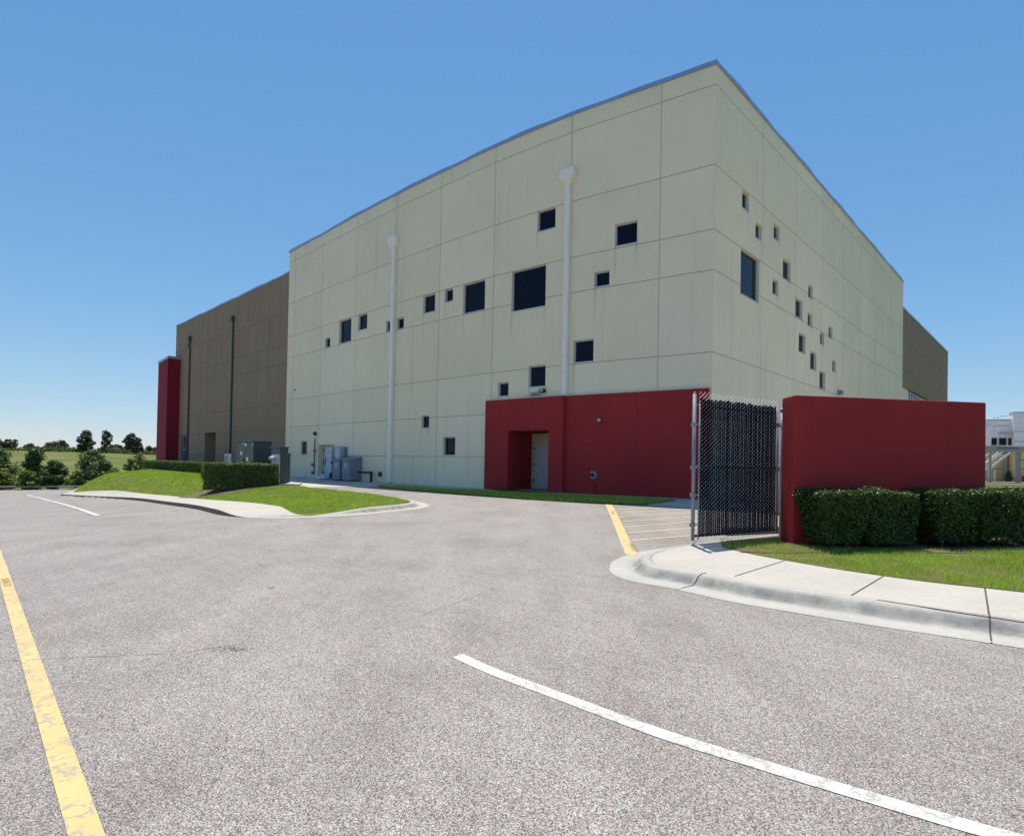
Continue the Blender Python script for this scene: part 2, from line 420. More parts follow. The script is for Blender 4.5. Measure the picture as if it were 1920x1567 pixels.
road_poly = [(-95, -10), (60, -10), (60, 17), (9.0, 19.2), (7.4, 21.2), (2.3, 24.6), (-6.6, 32.0), (-11, 36.4), (-11.5, 30.5), (-16, 33), (-26, 40), (-31, 50), (-36, 62), (-44, 92.5)]+RAILP[::-1][1:]+[(-95, 70)]
struct(sheet('road', road_poly, lambda x, y: T(x, y), 'asphalt', 1.0))

# right kerb: path of the gutter edge, profile swept inwards
def sweep_curb(name, path, hfac, side=1):
    P = catmull([(x, y, 0) for x, y in path], 7)
    prof = [(0, .004), (.02, .012), (.15, .012), (.29, .010), (.335, .018), (.375, .055), (.41, .095), (.45, .118), (.50, .128), (.585, .130), (.60, .06)]
    mb = MB(); uv = []; n = len(prof); acc = 0; inner = []
    for i, p in enumerate(P):
        a = P[max(i-1, 0)]; c = P[min(i+1, len(P)-1)]; t = (c-a).normalized(); nn = Vector((-t.y, t.x, 0))*side
        if i: acc += (p-P[i-1]).length
        h = hfac(p.x, p.y)
        for j, (o, z) in enumerate(prof):
            q = p+nn*o; zz = z*h if z > 0.02 else z
            if j == n-1: zz = z*h-.06
            mb.v.append((q.x, q.y, T(q.x, q.y)+zz)); uv.append((acc, j/(n-1)))
        q = p+nn*.585; inner.append((q.x, q.y))
    for i in range(len(P)-1):
        for j in range(n-1):
            a = i*n+j; mb.f.append((a, a+1, a+1+n, a+n)); mb.m.append(0)
    me = bpy.data.meshes.new(name); me.from_pydata(mb.v, [], mb.f)
    ul = me.uv_layers.new(name='UVMap')
    for lp in me.loops: ul.data[lp.index].uv = uv[lp.vertex_index]
    bm = bmesh.new(); bm.from_mesh(me); bmesh.ops.recalc_face_normals(bm, faces=bm.faces)
    if sum(f.normal.z for f in bm.faces) < 0: bmesh.ops.reverse_faces(bm, faces=bm.faces)
    bm.to_mesh(me); bm.free()
    for p in me.polygons: p.use_smooth = True
    o = link(name, me, 'curb'); struct(o); return o, inner, P
one = lambda x, y: 1.0
gutR = [(4.6, 11.15), (3.6, 10.5), (2.9, 10.02), (2.3, 9.6), (1.82, 9.1), (1.52, 8.58), (1.38, 8.04), (1.36, 7.66), (1.45, 7.33), (1.62, 7.1), (1.87, 6.88), (2.18, 6.48), (2.41, 6.2), (2.89, 5.78), (3.32, 5.42), (3.74, 5.12), (4.06, 4.88), (4.4, 4.6), (5.2, 3.85), (6.5, 2.5), (8.5, .3), (12, -4)]
curbR, innerR, _ = sweep_curb('curb', gutR, one, 1)
gapf = lambda x, y: T(x, y)+.13
grassRf = [(3.62, 9.95), (3.46, 9.5), (3.38, 9.15), (3.46, 8.82), (3.60, 8.45), (3.82, 8.04), (4.08, 7.60), (4.39, 7.18), (4.85, 6.68), (5.5, 6.2), (6.4, 5.4), (7.6, 4.2), (9.6, 1.9), (13.2, -3)]
grassC = [(p.x, p.y) for p in catmull([(x, y, 0) for x, y in grassRf], 4)]
sw = innerR[8:]
swpoly = sw+[(13.2, -3)]+grassC[::-1]+[(3.95, 10.2)]
struct(sheet('sidewalk', swpoly, lambda x, y: T(x, y)+.1285, 'walk', 1.0, .1, 'walk'))
def strip(name, pts, wd, hfn, mat, parent=None, n=6, smooth=True):
    P = catmull([(x, y, 0) for x, y in pts], n) if smooth and len(pts) > 2 else [Vector((x, y, 0)) for x, y in pts]
    if len(P) == 2:
        k = max(2, int((P[1]-P[0]).length/.5)); P = [P[0].lerp(P[1], i/k) for i in range(k+1)]
    mb = MB()
    for i, p in enumerate(P):
        t = (P[min(i+1, len(P)-1)]-P[max(i-1, 0)]).normalized(); nn = Vector((-t.y, t.x, 0))*wd/2
        for q in (p-nn, p+nn): mb.v.append((q.x, q.y, hfn(q.x, q.y)))
    for i in range(len(P)-1):
        a = 2*i; mb.f.append((a, a+1, a+3, a+2)); mb.m.append(0)
    o = mb.build(name, mat, parent)
    for p in o.data.polygons:
        if p.normal.z < 0: p.flip()
    return o
hs = lambda x, y: T(x, y)+.1325
for a, b_ in [((2.70, 6.95), (3.80, 8.02)), ((3.55, 6.02), (4.51, 7.0)), ((4.40, 5.32), (5.23, 6.38)), ((5.6, 4.2), (6.6, 5.15))]:
    struct(strip('sidewalk_joint', [a, b_], .016, hs, 'crack'))
# the gap that opens between kerb and walk
struct(strip('sidewalk_gap', [(3.7, 5.84), (4.05, 5.50), (4.42, 5.19), (4.9, 4.78), (5.6, 4.13)], .022, hs, 'crack'))
def curb_joint(i0, P, side):
    prof = [(0, .010), (.15, .0165), (.29, .0145), (.335, .0225), (.375, .060), (.41, .100), (.45, .123), (.50, .133), (.585, .1345)]
    mb = MB(); p = P[i0]; t = (P[i0+1]-P[i0-1]).normalized(); nn = Vector((-t.y, t.x, 0))*side
    for o, z in prof:
        for s_ in (-.007, .007):
            q = p+nn*o+t*s_; mb.v.append((q.x, q.y, T(q.x, q.y)+z))
    for j in range(len(prof)-1):
        a = 2*j; mb.f.append((a, a+1, a+3, a+2)); mb.m.append(0)
    struct(mb.build('curb_joint', 'crack'))
PR = catmull([(x, y, 0) for x, y in gutR], 7)
for tx, ty in [(1.95, 6.8), (4.06, 4.88)]:
    i0 = min(range(1, len(PR)-1), key=lambda i: (PR[i].x-tx)**2+(PR[i].y-ty)**2); curb_joint(i0, PR, 1)
lawnR = grassC[2:]+[(13.2, -3), (60, -6), (140, 30), (140, 160), (20, 160), (20, 60), (55, 50), (36, 34), (9.0, 11.3), (5.3, 10.7), (4.62, 10.35), (4.2, 10.15)]
struct(sheet('lawn', lawnR, lambda x, y: T(x, y)+.135-.1*ss(20, 30, x), 'lawn', 3.0, .1, 'lawn'))

# left island
def ramp_h(x, y): return .015+.985*ss(.7, 3.0, hypot(x+5.9, y-14.3))
edgeL = [(-32.6, 41.9), (-28.67, 38.24), (-23.39, 33.46), (-18.89, 29.18), (-13.28, 22.58), (-10.48, 19.24), (-8.3, 16.3), (-7.3, 15.15), (-6.6, 14.6)]
eL = [(p.x, p.y) for p in catmull([(x, y, 0) for x, y in edgeL], 5)]
rollL = [(-6.6, 14.6), (-6.0, 14.42), (-5.27, 14.38), (-4.62, 14.68), (-3.95, 15.24), (-3.33, 16.05), (-2.78, 16.9), (-2.55, 17.5), (-2.56, 18.1), (-2.85, 18.9), (-3.5, 20.1), (-4.36, 21.5), (-5.6, 23.2), (-7.6, 25.4), (-9.3, 27.1)]
def hl(x, y): return ramp_h(x, y)*(1-.75*ss(12.0, 14.6, .65*x+.76*y))
curbL, innerL, PL = sweep_curb('curb', rollL, hl, 1)
i0 = min(range(len(PL)), key=lambda i: (PL[i].x+2.9)**2+(PL[i].y-16.6)**2); curb_joint(i0, PL, 1)
back = [(-9.6, 27.2), (-10.5, 27.9), (-12.6, 29.0), (-14.8, 32.2), (-16.9, 36.0), (-16.9, 42.6), (-35.2, 60.4), (-38.5, 68), (-43.5, 70.5), (-41.5, 66), (-39.6, 61.3), (-37.6, 56.0), (-35.3, 49.3), (-33.4, 44.4)]
grassL = [(-34.6, 47.3), (-32.0, 42.6), (-30.9, 41.0), (-26.6, 37.5), (-23.81, 35.2), (-20.2, 31.8), (-16.3, 28.1), (-12.62, 24.1), (-9.25, 20.3), (-7.2, 17.6), (-5.68, 15.35), (-5.05, 14.95)]
gL = [(p.x, p.y) for p in catmull([(x, y, 0) for x, y in grassL], 4)]
isl = gL+innerL[3:]+back[:-2]
def hisl(x, y):
    k = 1-.75*ss(12.0, 14.6, .65*x+.76*y)*ss(-32, -14, x)
    return T(x, y)+.13*ramp_h(x, y)*k
struct(sheet('lawn', isl, hisl, 'lawn', .75, .16, 'lawn'))
swl = eL+[innerL[2], innerL[3]]+gL[::-1]+[(-35.3, 49.3), (-33.4, 44.4)]
struct(sheet('sidewalk', swl, lambda x, y: hisl(x, y)+.004, 'walk', .75, .15, 'curbface'))
# concrete apron and building pad
pad = [(-9.3, 27.15), (-7.0, 27.75), (-6.75, 28.2), (-2.9, 25.65), (-1.83, 24.95), (.89, 23.3), (3.52, 21.75), (5.73, 20.25), (4.35, 18.75), (5.45, 17.55), (7.0, 16.4), (9.2, 19.0), (7.5, 21.6), (2.4, 25.2), (-6.4, 32.6), (-16.3, 42), (-16.9, 35.9), (-14.7, 32.0), (-12.4, 28.9), (-10.4, 27.8)]
def hpad(x, y): return max(T(x, y), T(x, y)+.02)
struct(sheet('concrete_apron', pad, hpad, 'walk', 1.5, .1, 'walk'))
stripg = [(-6.55, 28.2), (-4.9, 25.95), (-3.0, 24.0), (-1.9, 22.9), (.2, 20.85), (2.3, 19.25), (4.15, 18.4), (5.0, 19.3), (5.75, 20.25), (3.52, 21.8), (.89, 23.35), (-1.83, 25.0), (-2.9, 25.7), (-6.33, 28.6)]
struct(sheet('grass_strip', stripg, lambda x, y: T(x, y)+.045, 'lawn', 1.5, .1, 'lawn'))

bounce_poly = [(8.2, 20.9), (9.3, 12.4), (30, 12.4), (40, 24), (21.5, 26.6), (31.5, 40), (42, 53), (50.3, 63.0), (49.6, 65.8), (30.5, 44.9)]  # unseen pale paving added to bounce light onto the right face
struct(sheet('bounce_paving', bounce_poly, lambda x, y: T(x, y)+.15, 'walk', 3.0, .1, 'walk'))
# painted lines
hm = lambda x, y: T(x, y)+.004
hm2 = lambda x, y: T(x, y)+.014
def tstrip(name, lft, rgt, mat, hfn=hm, n=6):
    A = catmull([(x, y, 0) for x, y in lft], n); B = catmull([(x, y, 0) for x, y in rgt], n); mb = MB()
    for p, q in zip(A, B): mb.v += [(p.x, p.y, hfn(p.x, p.y)), (q.x, q.y, hfn(q.x, q.y))]
    for i in range(len(A)-1):
        a = 2*i; mb.f.append((a, a+1, a+3, a+2)); mb.m.append(0)
    o = mb.build(name, mat)
    for p in o.data.polygons:
        if p.normal.z < 0: p.flip()
    return struct(o)
YA, YB = Vector((-5.72, 6.62)), Vector((-1.71, 2.38)); YLINE = [tuple(YA.lerp(YB, t_)) for t_ in (-1.6, -.8, 0, .5, 1, 1.4, 1.9)]
yl = struct(strip('painted_line', YLINE, .112, hm, 'pyellow'))
wl = struct(strip('painted_line', [(-.395, 4.51), (-.095, 4.17), (.34, 3.76), (.60, 3.51), (.90, 3.235), (1.23, 2.985), (1.62, 2.70), (2.1, 2.37), (2.9, 1.9), (4.2, 1.1)], .108, hm, 'pwhite'))
struct(strip('painted_line', [(-11.77, 16.52), (-15.59, 20.94), (-21.62, 27.74), (-27.27, 33.98), (-33, 40.4), (-39.5, 47.5), (-44, 53), (-46.5, 59), (-46.8, 66), (-45, 72)], .15, hm2, 'pwhite'))
hb = tstrip('painted_line', [(3.08, 19.0), (2.64, 15.46), (2.26, 12.5), (1.98, 10.36), (1.83, 9.2)], [(3.29, 19.0), (2.84, 15.46), (2.45, 12.5), (2.17, 10.4), (2.03, 9.25)], 'pyellow')
hh = [((3.14, 17.96), (5.6, 18.9)), ((3.02, 16.96), (6.4, 18.3)), ((2.92, 15.9), (7.1, 18.2)), ((2.78, 14.84), (7.3, 17.5)), ((2.66, 13.84), (7.2, 16.3)), ((2.51, 12.78), (6.9, 15.4)), ((2.38, 11.8), (6.4, 14.0)), ((2.25, 10.76), (6.0, 12.8))]
for i, (a, b_) in enumerate(hh):
    dx = (b_[0]-a[0]); a2 = a; struct(strip('painted_line', [a2, b_], .085, hm, 'pyellow2'))
struct(strip('painted_line', [(3.75, 10.42), (4.35, 10.85), (4.95, 11.30)], .14, hm, 'pyellow'))
def text_mesh(name, body, size, loc, xdir, ydir, mat, parent=None, depth=0):
    cu = bpy.data.curves.new(name, 'FONT'); cu.body = body; cu.size = size; cu.extrude = depth; cu.align_x = 'CENTER'; cu.align_y = 'CENTER'
    tmp = bpy.data.objects.new('tmp', cu); C.objects.link(tmp)
    bpy.context.view_layer.update(); dg = bpy.context.evaluated_depsgraph_get()
    me = bpy.data.meshes.new_from_object(tmp.evaluated_get(dg)); bpy.data.objects.remove(tmp)
    x = Vector(xdir).normalized(); y = Vector(ydir).normalized(); z = x.cross(y)
    mt = Matrix((x, y, z)).transposed().to_4x4(); mt.translation = Vector(loc); me.transform(mt); me.name = name; me.materials.clear()
    return link(name, me, mat, parent)
def ground_text(body, size, x, y, ang, par):
    dx, dy = cos(ang), sin(ang)
    zx = (T(x+dx, y+dy)-T(x-dx, y-dy))/2; zy = (T(x-dy, y+dx)-T(x+dy, y-dx))/2
    text_mesh('stencil_lettering', body, size, (x, y, T(x, y)+.0075), (dx, dy, zx), (-dy, dx, zy), 'stamp', par)
ground_text('NO PARKING', .105, -6.05, 6.98, math.atan2(2.3, -2.2), yl)
ground_text('NO PARKING', .15, 2.13, 10.0, math.atan2(8, 1.2), hb)
ground_text('NO PARKING', .15, 2.80, 15.9, math.atan2(8, 1.0), hb)

POT = (-2.2, 4.62)
CR1 = [(-4.3, 4.25), (-3.72, 4.34), (-3.15, 4.44), (-2.59, 4.52), (-2.09, 4.8), (-1.5, 5.1), (-.97, 5.44)]
CR2 = [(-.97, 5.44), (-.54, 6.14), (.03, 7.12), (.62, 8.06), (1.0, 8.5)]
def crack(pts, wd, seed):
    r = random.Random(seed); P = []
    for a, b_ in zip(pts, pts[1:]):
        n = max(2, int(hypot(b_[0]-a[0], b_[1]-a[1])/.06))
        for k in range(n): t = k/n; P.append((a[0]+(b_[0]-a[0])*t+r.uniform(-.02, .02), a[1]+(b_[1]-a[1])*t+r.uniform(-.02, .02), wd*r.choice([0, .2, .5, 1, 1])))
    mb = MB()
    for a, b_ in zip(P, P[1:]):
        if a[2]+b_[2] < wd*.5: continue
        d = Vector((b_[0]-a[0], b_[1]-a[1])).normalized(); n_ = Vector((-d.y, d.x))
        mb.quad([(a[0]-n_.x*a[2]/2, a[1]-n_.y*a[2]/2, hm(a[0], a[1])), (b_[0]-n_.x*b_[2]/2, b_[1]-n_.y*b_[2]/2, hm(b_[0], b_[1])), (b_[0]+n_.x*b_[2]/2, b_[1]+n_.y*b_[2]/2, hm(b_[0], b_[1])), (a[0]+n_.x*a[2]/2, a[1]+n_.y*a[2]/2, hm(a[0], a[1]))])
    struct(mb.build('road_crack', 'crack'))
crack(CR1[:5], .0055, 1); crack(CR2[:3], .005, 2)
r_p = random.Random(9); mb = MB()
for k in range(60):
    x = POT[0]+r_p.gauss(0, .11); y = POT[1]+r_p.gauss(0, .045)
    for cx_, cy_ in ((-.09, .0), (.08, .03)):
        if r_p.random() < .5:
            q = r_p.uniform(.004, .012); px, py = x*.6+(POT[0]+cx_)*.4, y*.6+(POT[1]+cy_)*.4
            mb.quad([(px+q*r_p.uniform(.6, 1.3)*cos(t_), py+q*r_p.uniform(.4, 1)*sin(t_), hm(px, py)+.0002*k) for t_ in (0, 1.2, 2.5, 3.7, 5)])
struct(mb.build('road_pitting', 'crack'))
# ------------------------------------------------------------------ facade frames
PF = [(-16.13, 41.08), (-12.58, 37.61), (-9.53, 34.58), (-6.62, 31.81), (-3.84, 29.3), (-1.02, 26.83), (2.34, 24.21), (5.55, 22.1), (7.23, 20.99)]
SF = [0, 4.96, 9.26, 13.28, 17.02, 20.77, 25.03, 28.87, 30.89]
class Path:
    def __init__(s, pts, ss_=None):
        s.p = [Vector((x, y)) for x, y in pts]
        if ss_: s.s = ss_
        else:
            s.s = [0]
            for i in range(1, len(pts)): s.s.append(s.s[-1]+(s.p[i]-s.p[i-1]).length)
        s.L = s.s[-1]
    def _raw(s, u):
        i = 0
        while i < len(s.s)-2 and u > s.s[i+1]: i += 1
        t = (u-s.s[i])/(s.s[i+1]-s.s[i])
        if len(s.p) == 2 or t < 0 or t > 1: return s.p[i].lerp(s.p[i+1], t)
        p0 = s.p[i-1] if i else s.p[0]*2-s.p[1]; p1 = s.p[i]; p2 = s.p[i+1]; p3 = s.p[i+2] if i+2 < len(s.p) else s.p[-1]*2-s.p[-2]
        return .5*((2*p1)+(p2-p0)*t+(2*p0-5*p1+4*p2-p3)*t*t+(3*p1-p0-3*p2+p3)*t**3)
    def tan(s, u): return (s._raw(u+.05)-s._raw(u-.05)).normalized()
    def at(s, u, z, off=0):
        p = s._raw(u); t = s.tan(u); return Vector((p.x+t.y*off, p.y-t.x*off, z))
FL = Path(PF, SF)
FR = Path([(7.23, 20.99), (30.37, 45.05)])
TL0 = Vector((-15.7-.722*27.24, 41.5+.692*27.24)); FT = Path([tuple(TL0), (-15.2, 41.02)])
TLn = 27.24                                                   # tan wall: u = 27.24 - distance from the cream wall
FTR = Path([(32.0, 47.6), (49.3, 65.5)])

def wall(path, s0, s1, z0, z1, sb, zb, depth, ds=.6):
    """grid wall. depth(s,z) -> (offset, material index, face?)"""
    S = set([s0, s1]); Z = set([z0, z1])
    for a in sb:
        if s0 < a < s1: S.add(round(a, 4))
    for a in zb:
        if z0 < a < z1: Z.add(round(a, 4))
    S = sorted(S)
    if ds:
        S2 = []
        for a, b_ in zip(S, S[1:]):
            k = max(1, int(math.ceil((b_-a)/ds))); S2 += [a+(b_-a)*i/k for i in range(k)]
        S = S2+[S[-1]]
    Z = sorted(Z); mb = MB()
    D = [[depth((S[i]+S[i+1])/2, (Z[j]+Z[j+1])/2) for j in range(len(Z)-1)] for i in range(len(S)-1)]
    for i in range(len(S)-1):
        for j in range(len(Z)-1):
            o, mi, face = D[i][j]
            if face: mb.quad([path.at(S[i], Z[j], o), path.at(S[i+1], Z[j], o), path.at(S[i+1], Z[j+1], o), path.at(S[i], Z[j+1], o)], mi)
            if i+1 < len(S)-1:
                o2, m2, _ = D[i+1][j]
                if abs(o2-o) > 1e-5:
                    mi_ = 0 if min(o, o2) < -.05 else (m2 if o2 < o else mi)
                    mb.quad([path.at(S[i+1], Z[j], o), path.at(S[i+1], Z[j], o2), path.at(S[i+1], Z[j+1], o2), path.at(S[i+1], Z[j+1], o)], mi_)
            if j+1 < len(Z)-1:
                o2, m2, _ = D[i][j+1]
                if abs(o2-o) > 1e-5:
                    mi_ = 0 if min(o, o2) < -.05 else (m2 if o2 < o else mi)
                    mb.quad([path.at(S[i], Z[j+1], o), path.at(S[i+1], Z[j+1], o), path.at(S[i+1], Z[j+1], o2), path.at(S[i], Z[j+1], o2)], mi_)
    return mb
GW = .0105
def mkdepth(sj, zj, holes, hd=-.17, gd=-.02, var=False):
    def f(s, z):
        for (a, b_, c, d) in holes:
            if a < s < b_ and c < z < d: return (hd, 0, False)
        for a in sj:
            if abs(s-a) < GW: return (gd, 1, True)
        for c in zj:
            if abs(z-c) < GW: return (gd, 1, True)
        if var:
            k = (sum(s > a for a in sj)*7+sum(z > c for c in zj)*5+(sum(s > a for a in sj)*sum(z > c for c in zj)) % 4) % 5
            return (0, (0, 2, 0, 3, 0)[k], True)
        return (0, 0, True)
    return f
def brk(js): return [a+k for a in js for k in (-GW, GW)]
BLD = thing('school_building', (7, 30, .39), 'large cream hall with curved panelled front, scattered square windows, tan wings and red base', 'building')
ZR = [15.6, 12.65, 10.27, 8.78, 5.77, 3.85, 1.87]
TOP = 16.34
# windows (s, width, z, height)
WL = [(5.45, .66, 8.80, .64), (7.25, 1.5, 8.81, 1.46), (9.53, .98, 9.30, .95), (12.45, .64, 8.79, .64), (13.49, .62, 8.79, .63), (15.74, .95, 9.30, .95), (17.43, .62, 9.60, .66), (18.81, 1.47, 8.80, 1.47), (21.21, .62, 4.63, .65), (15.79, .62, 3.32, .67), (17.54, .90, 1.92, .93), (2.35, .95, 1.92, .94), (23.26, .93, 11.73, .94), (26.86, .93, 10.34, .90), (26.05, .62, 8.83, .63), (21.91, 1.84, 8.42, 1.86), (25.20, .86, 5.81, .94), (22.94, .88, 4.93, .95)]
WR = [(2.45, .66, 11.86, .76), (3.83, .64, 11.08, .69), (5.87, .68, 11.65, .69), (2.39, 1.9, 8.43, 1.87), (7.03, 1.0, 10.19, .95), (5.81, .68, 9.20, .70), (10.61, .68, 10.10, .70), (8.77, 1.0, 8.80, .92), (10.56, .69, 8.69, .68), (14.03, .74, 8.69, .66), (12.58, .68, 8.09, .66), (9.28, 1.0, 7.20, .95), (11.02, 1.0, 6.59, .93), (12.55, .98, 5.79, .93), (14.79, .70, 6.95, .66)]
SJ = [.96, 4.96, 9.22, 13.28, 17.02, 20.79, 24.97, 28.83]
SJR = [4.56, 8.72, 12.75, 16.75, 20.7, 24.55, 29.0]
holesL = [(s, s+w_, z, z+h) for s, w_, z, h in WL]+[(4.90, 6.95, .30, 2.57), (21.9, 24.42, .30, 3.24)]
def add_wall(path, s0, s1, z0, z1, sj, zj, holes, mats, extra_s=(), extra_z=(), dfn=None, ds=.6):
    sb = brk(sj)+[h[0] for h in holes]+[h[1] for h in holes]+list(extra_s)
    zb = brk(zj)+[h[2] for h in holes]+[h[3] for h in holes]+list(extra_z)
    return wall(path, s0, s1, z0, z1, sb, zb, dfn or mkdepth(sj, zj, holes), ds).build('wall', mats, BLD)
add_wall(FL, 0, 30.89, .2, TOP, SJ, ZR, holesL, ['cream', 'joint', 'cream_b', 'cream_c'], dfn=mkdepth(SJ, ZR, holesL, var=True))
holesR = [(s, s+w_, z, z+h) for s, w_, z, h in WR]
add_wall(FR, 0, FR.L, .2, TOP, SJR, ZR, holesR, ['cream', 'joint', 'cream_b', 'cream_c'], dfn=mkdepth(SJR, ZR, holesR, var=True), ds=2)
# returns where the cream block stands proud of the tan wings, and its back
mb = MB()
a = FL.at(0, .2); c = a+Vector((.9, .95, 0)); mb.quad([a, c, (c.x, c.y, TOP), (a.x, a.y, TOP)])
a = FR.at(FR.L, .2); c = a+Vector((.2, 4.0, 0)); d_ = FL.at(0, .2)+Vector((9, 9.5, 0))
mb.quad([a, c, (c.x, c.y, TOP), (a.x, a.y, TOP)])
mb.split('side_wall', 'cream', BLD)
# roof deck
mb = MB(); ring = [FL.at(.02+i*30.85/30, TOP-.3, -.05) for i in range(31)]+[FR.at(FR.L-.02, TOP-.3, -.05), Vector((12, 63, TOP-.3)), Vector((-7.5, 50, TOP-.3))]
mb.quad(ring); mb.build('roof', 'white', BLD)
# coping, slightly wavy sheet metal
def coping(path, z, h, u0, u1, over=.055, wav=.018, step=.5, mat='coping'):
    mb = MB(); n = int((u1-u0)/step); prev = None; r = random.Random(int(u1*10))
    ph = [r.uniform(0, 6) for _ in range(4)]
    for i in range(n+1):
        u = u0+(u1-u0)*i/n; wv = wav*(sin(u*.9+ph[0])+.6*sin(u*2.3+ph[1]))
        o = over+wv*.8; zt = z+h+wv*.7
        sec = [path.at(u, z-.0+wv*.25, o), path.at(u, zt, o-.01), path.at(u, zt+.02, -.35), path.at(u, z, -.35)]
        if prev:
            for k in range(4):
                j = (k+1) % 4; mb.quad([prev[k], sec[k], sec[j], prev[j]])
        else: mb.quad(sec)
        prev = sec
    mb.quad(prev[::-1]); return mb.build('coping', mat, BLD)
coping(FL, TOP-.02, .15, -.05, 30.93); coping(FR, TOP-.02, .15, -.04, FR.L+.05)
# windows
def window(path, s, w_, z, h, d=-.16, parent=BLD, fw=.05, mull=0):
    f = MB(); e = .0
    def bar(a, b_, c, d0, o0, o1):
        f.prism([path.at(a, c, o0), path.at(b_, c, o0), path.at(b_, c, o1), path.at(a, c, o1)], [path.at(a, d0, o0), path.at(b_, d0, o0), path.at(b_, d0, o1), path.at(a, d0, o1)])
    bar(s, s+fw, z, z+h, d-.02, d+.06); bar(s+w_-fw, s+w_, z, z+h, d-.02, d+.06)
    bar(s+fw, s+w_-fw, z+h-fw, z+h, d-.02, d+.06); bar(s+fw, s+w_-fw, z, z+fw, d-.02, d+.06)
    bar(s+.003, s+w_-.003, z-.012, z+.028, d+.062, .025)          # sloping metal sill
    for k in range(mull):
        c_ = s+w_*(k+1)/(mull+1); bar(c_-fw/2, c_+fw/2, z+fw, z+h-fw, d-.015, d+.05)
    o = f.build('window', 'alum', parent)
    g = MB(); g.prism([path.at(s+fw-.005, z+fw-.005, d+.005), path.at(s+w_-fw+.005, z+fw-.005, d+.005), path.at(s+w_-fw+.005, z+fw-.005, d-.01), path.at(s+fw-.005, z+fw-.005, d-.01)],
                      [path.at(s+fw-.005, z+h-fw+.005, d+.005), path.at(s+w_-fw+.005, z+h-fw+.005, d+.005), path.at(s+w_-fw+.005, z+h-fw+.005, d-.01), path.at(s+fw-.005, z+h-fw+.005, d-.01)])
    g.build('pane', 'glass', o); return o
for s, w_, z, h in WL: window(FL, s, w_, z, h)
for s, w_, z, h in WR: window(FR, s, w_, z, h)
def fbox(mb, path, s0, s1, z0, z1, o0, o1, mi=0, n=1):
    for k in range(n):
        a = s0+(s1-s0)*k/n; b_ = s0+(s1-s0)*(k+1)/n
        mb.prism([path.at(a, z0, o0), path.at(b_, z0, o0), path.at(b_, z0, o1), path.at(a, z0, o1)], [path.at(a, z1, o0), path.at(b_, z1, o0), path.at(b_, z1, o1), path.at(a, z1, o1)], mi)
# downspouts with rain heads
def downspout(path, s, z0, ztop, mat, wd=.24, dp=.18, head=True, joints=3):
    mb = MB(); fbox(mb, path, s-wd/2, s+wd/2, z0, ztop, .01, .01+dp)
    o = mb.build('downspout', mat, BLD, bevel=.01)
    st = MB(); k = 0
    for i in range(joints):
        zz = z0+(ztop-z0)*(i+.6)/joints; fbox(st, path, s-wd/2-.012, s+wd/2+.012, zz, zz+.035, .012, .022+dp)
    st.split('pipe_strap', mat, o)
    if head:
        hb_ = MB(); hw = .33
        fbox(hb_, path, s-hw, s+hw, ztop+.18, ztop+.52, .012, .32)
        A = [path.at(s-wd/2-.02, ztop-.04, .012), path.at(s+wd/2+.02, ztop-.04, .012), path.at(s+wd/2+.02, ztop-.04, .26), path.at(s-wd/2-.02, ztop-.04, .26)]
        B = [path.at(s-hw, ztop+.18, .012), path.at(s+hw, ztop+.18, .012), path.at(s+hw, ztop+.18, .32), path.at(s-hw, ztop+.18, .32)]
        hb_.prism(A, B); hb_.build('rain_head', mat, o)
    return o
downspout(FL, 24.87, 4.47, 13.45, 'dsw', joints=4)
downspout(FL, 13.25, .42, 13.4, 'dsw', joints=5)

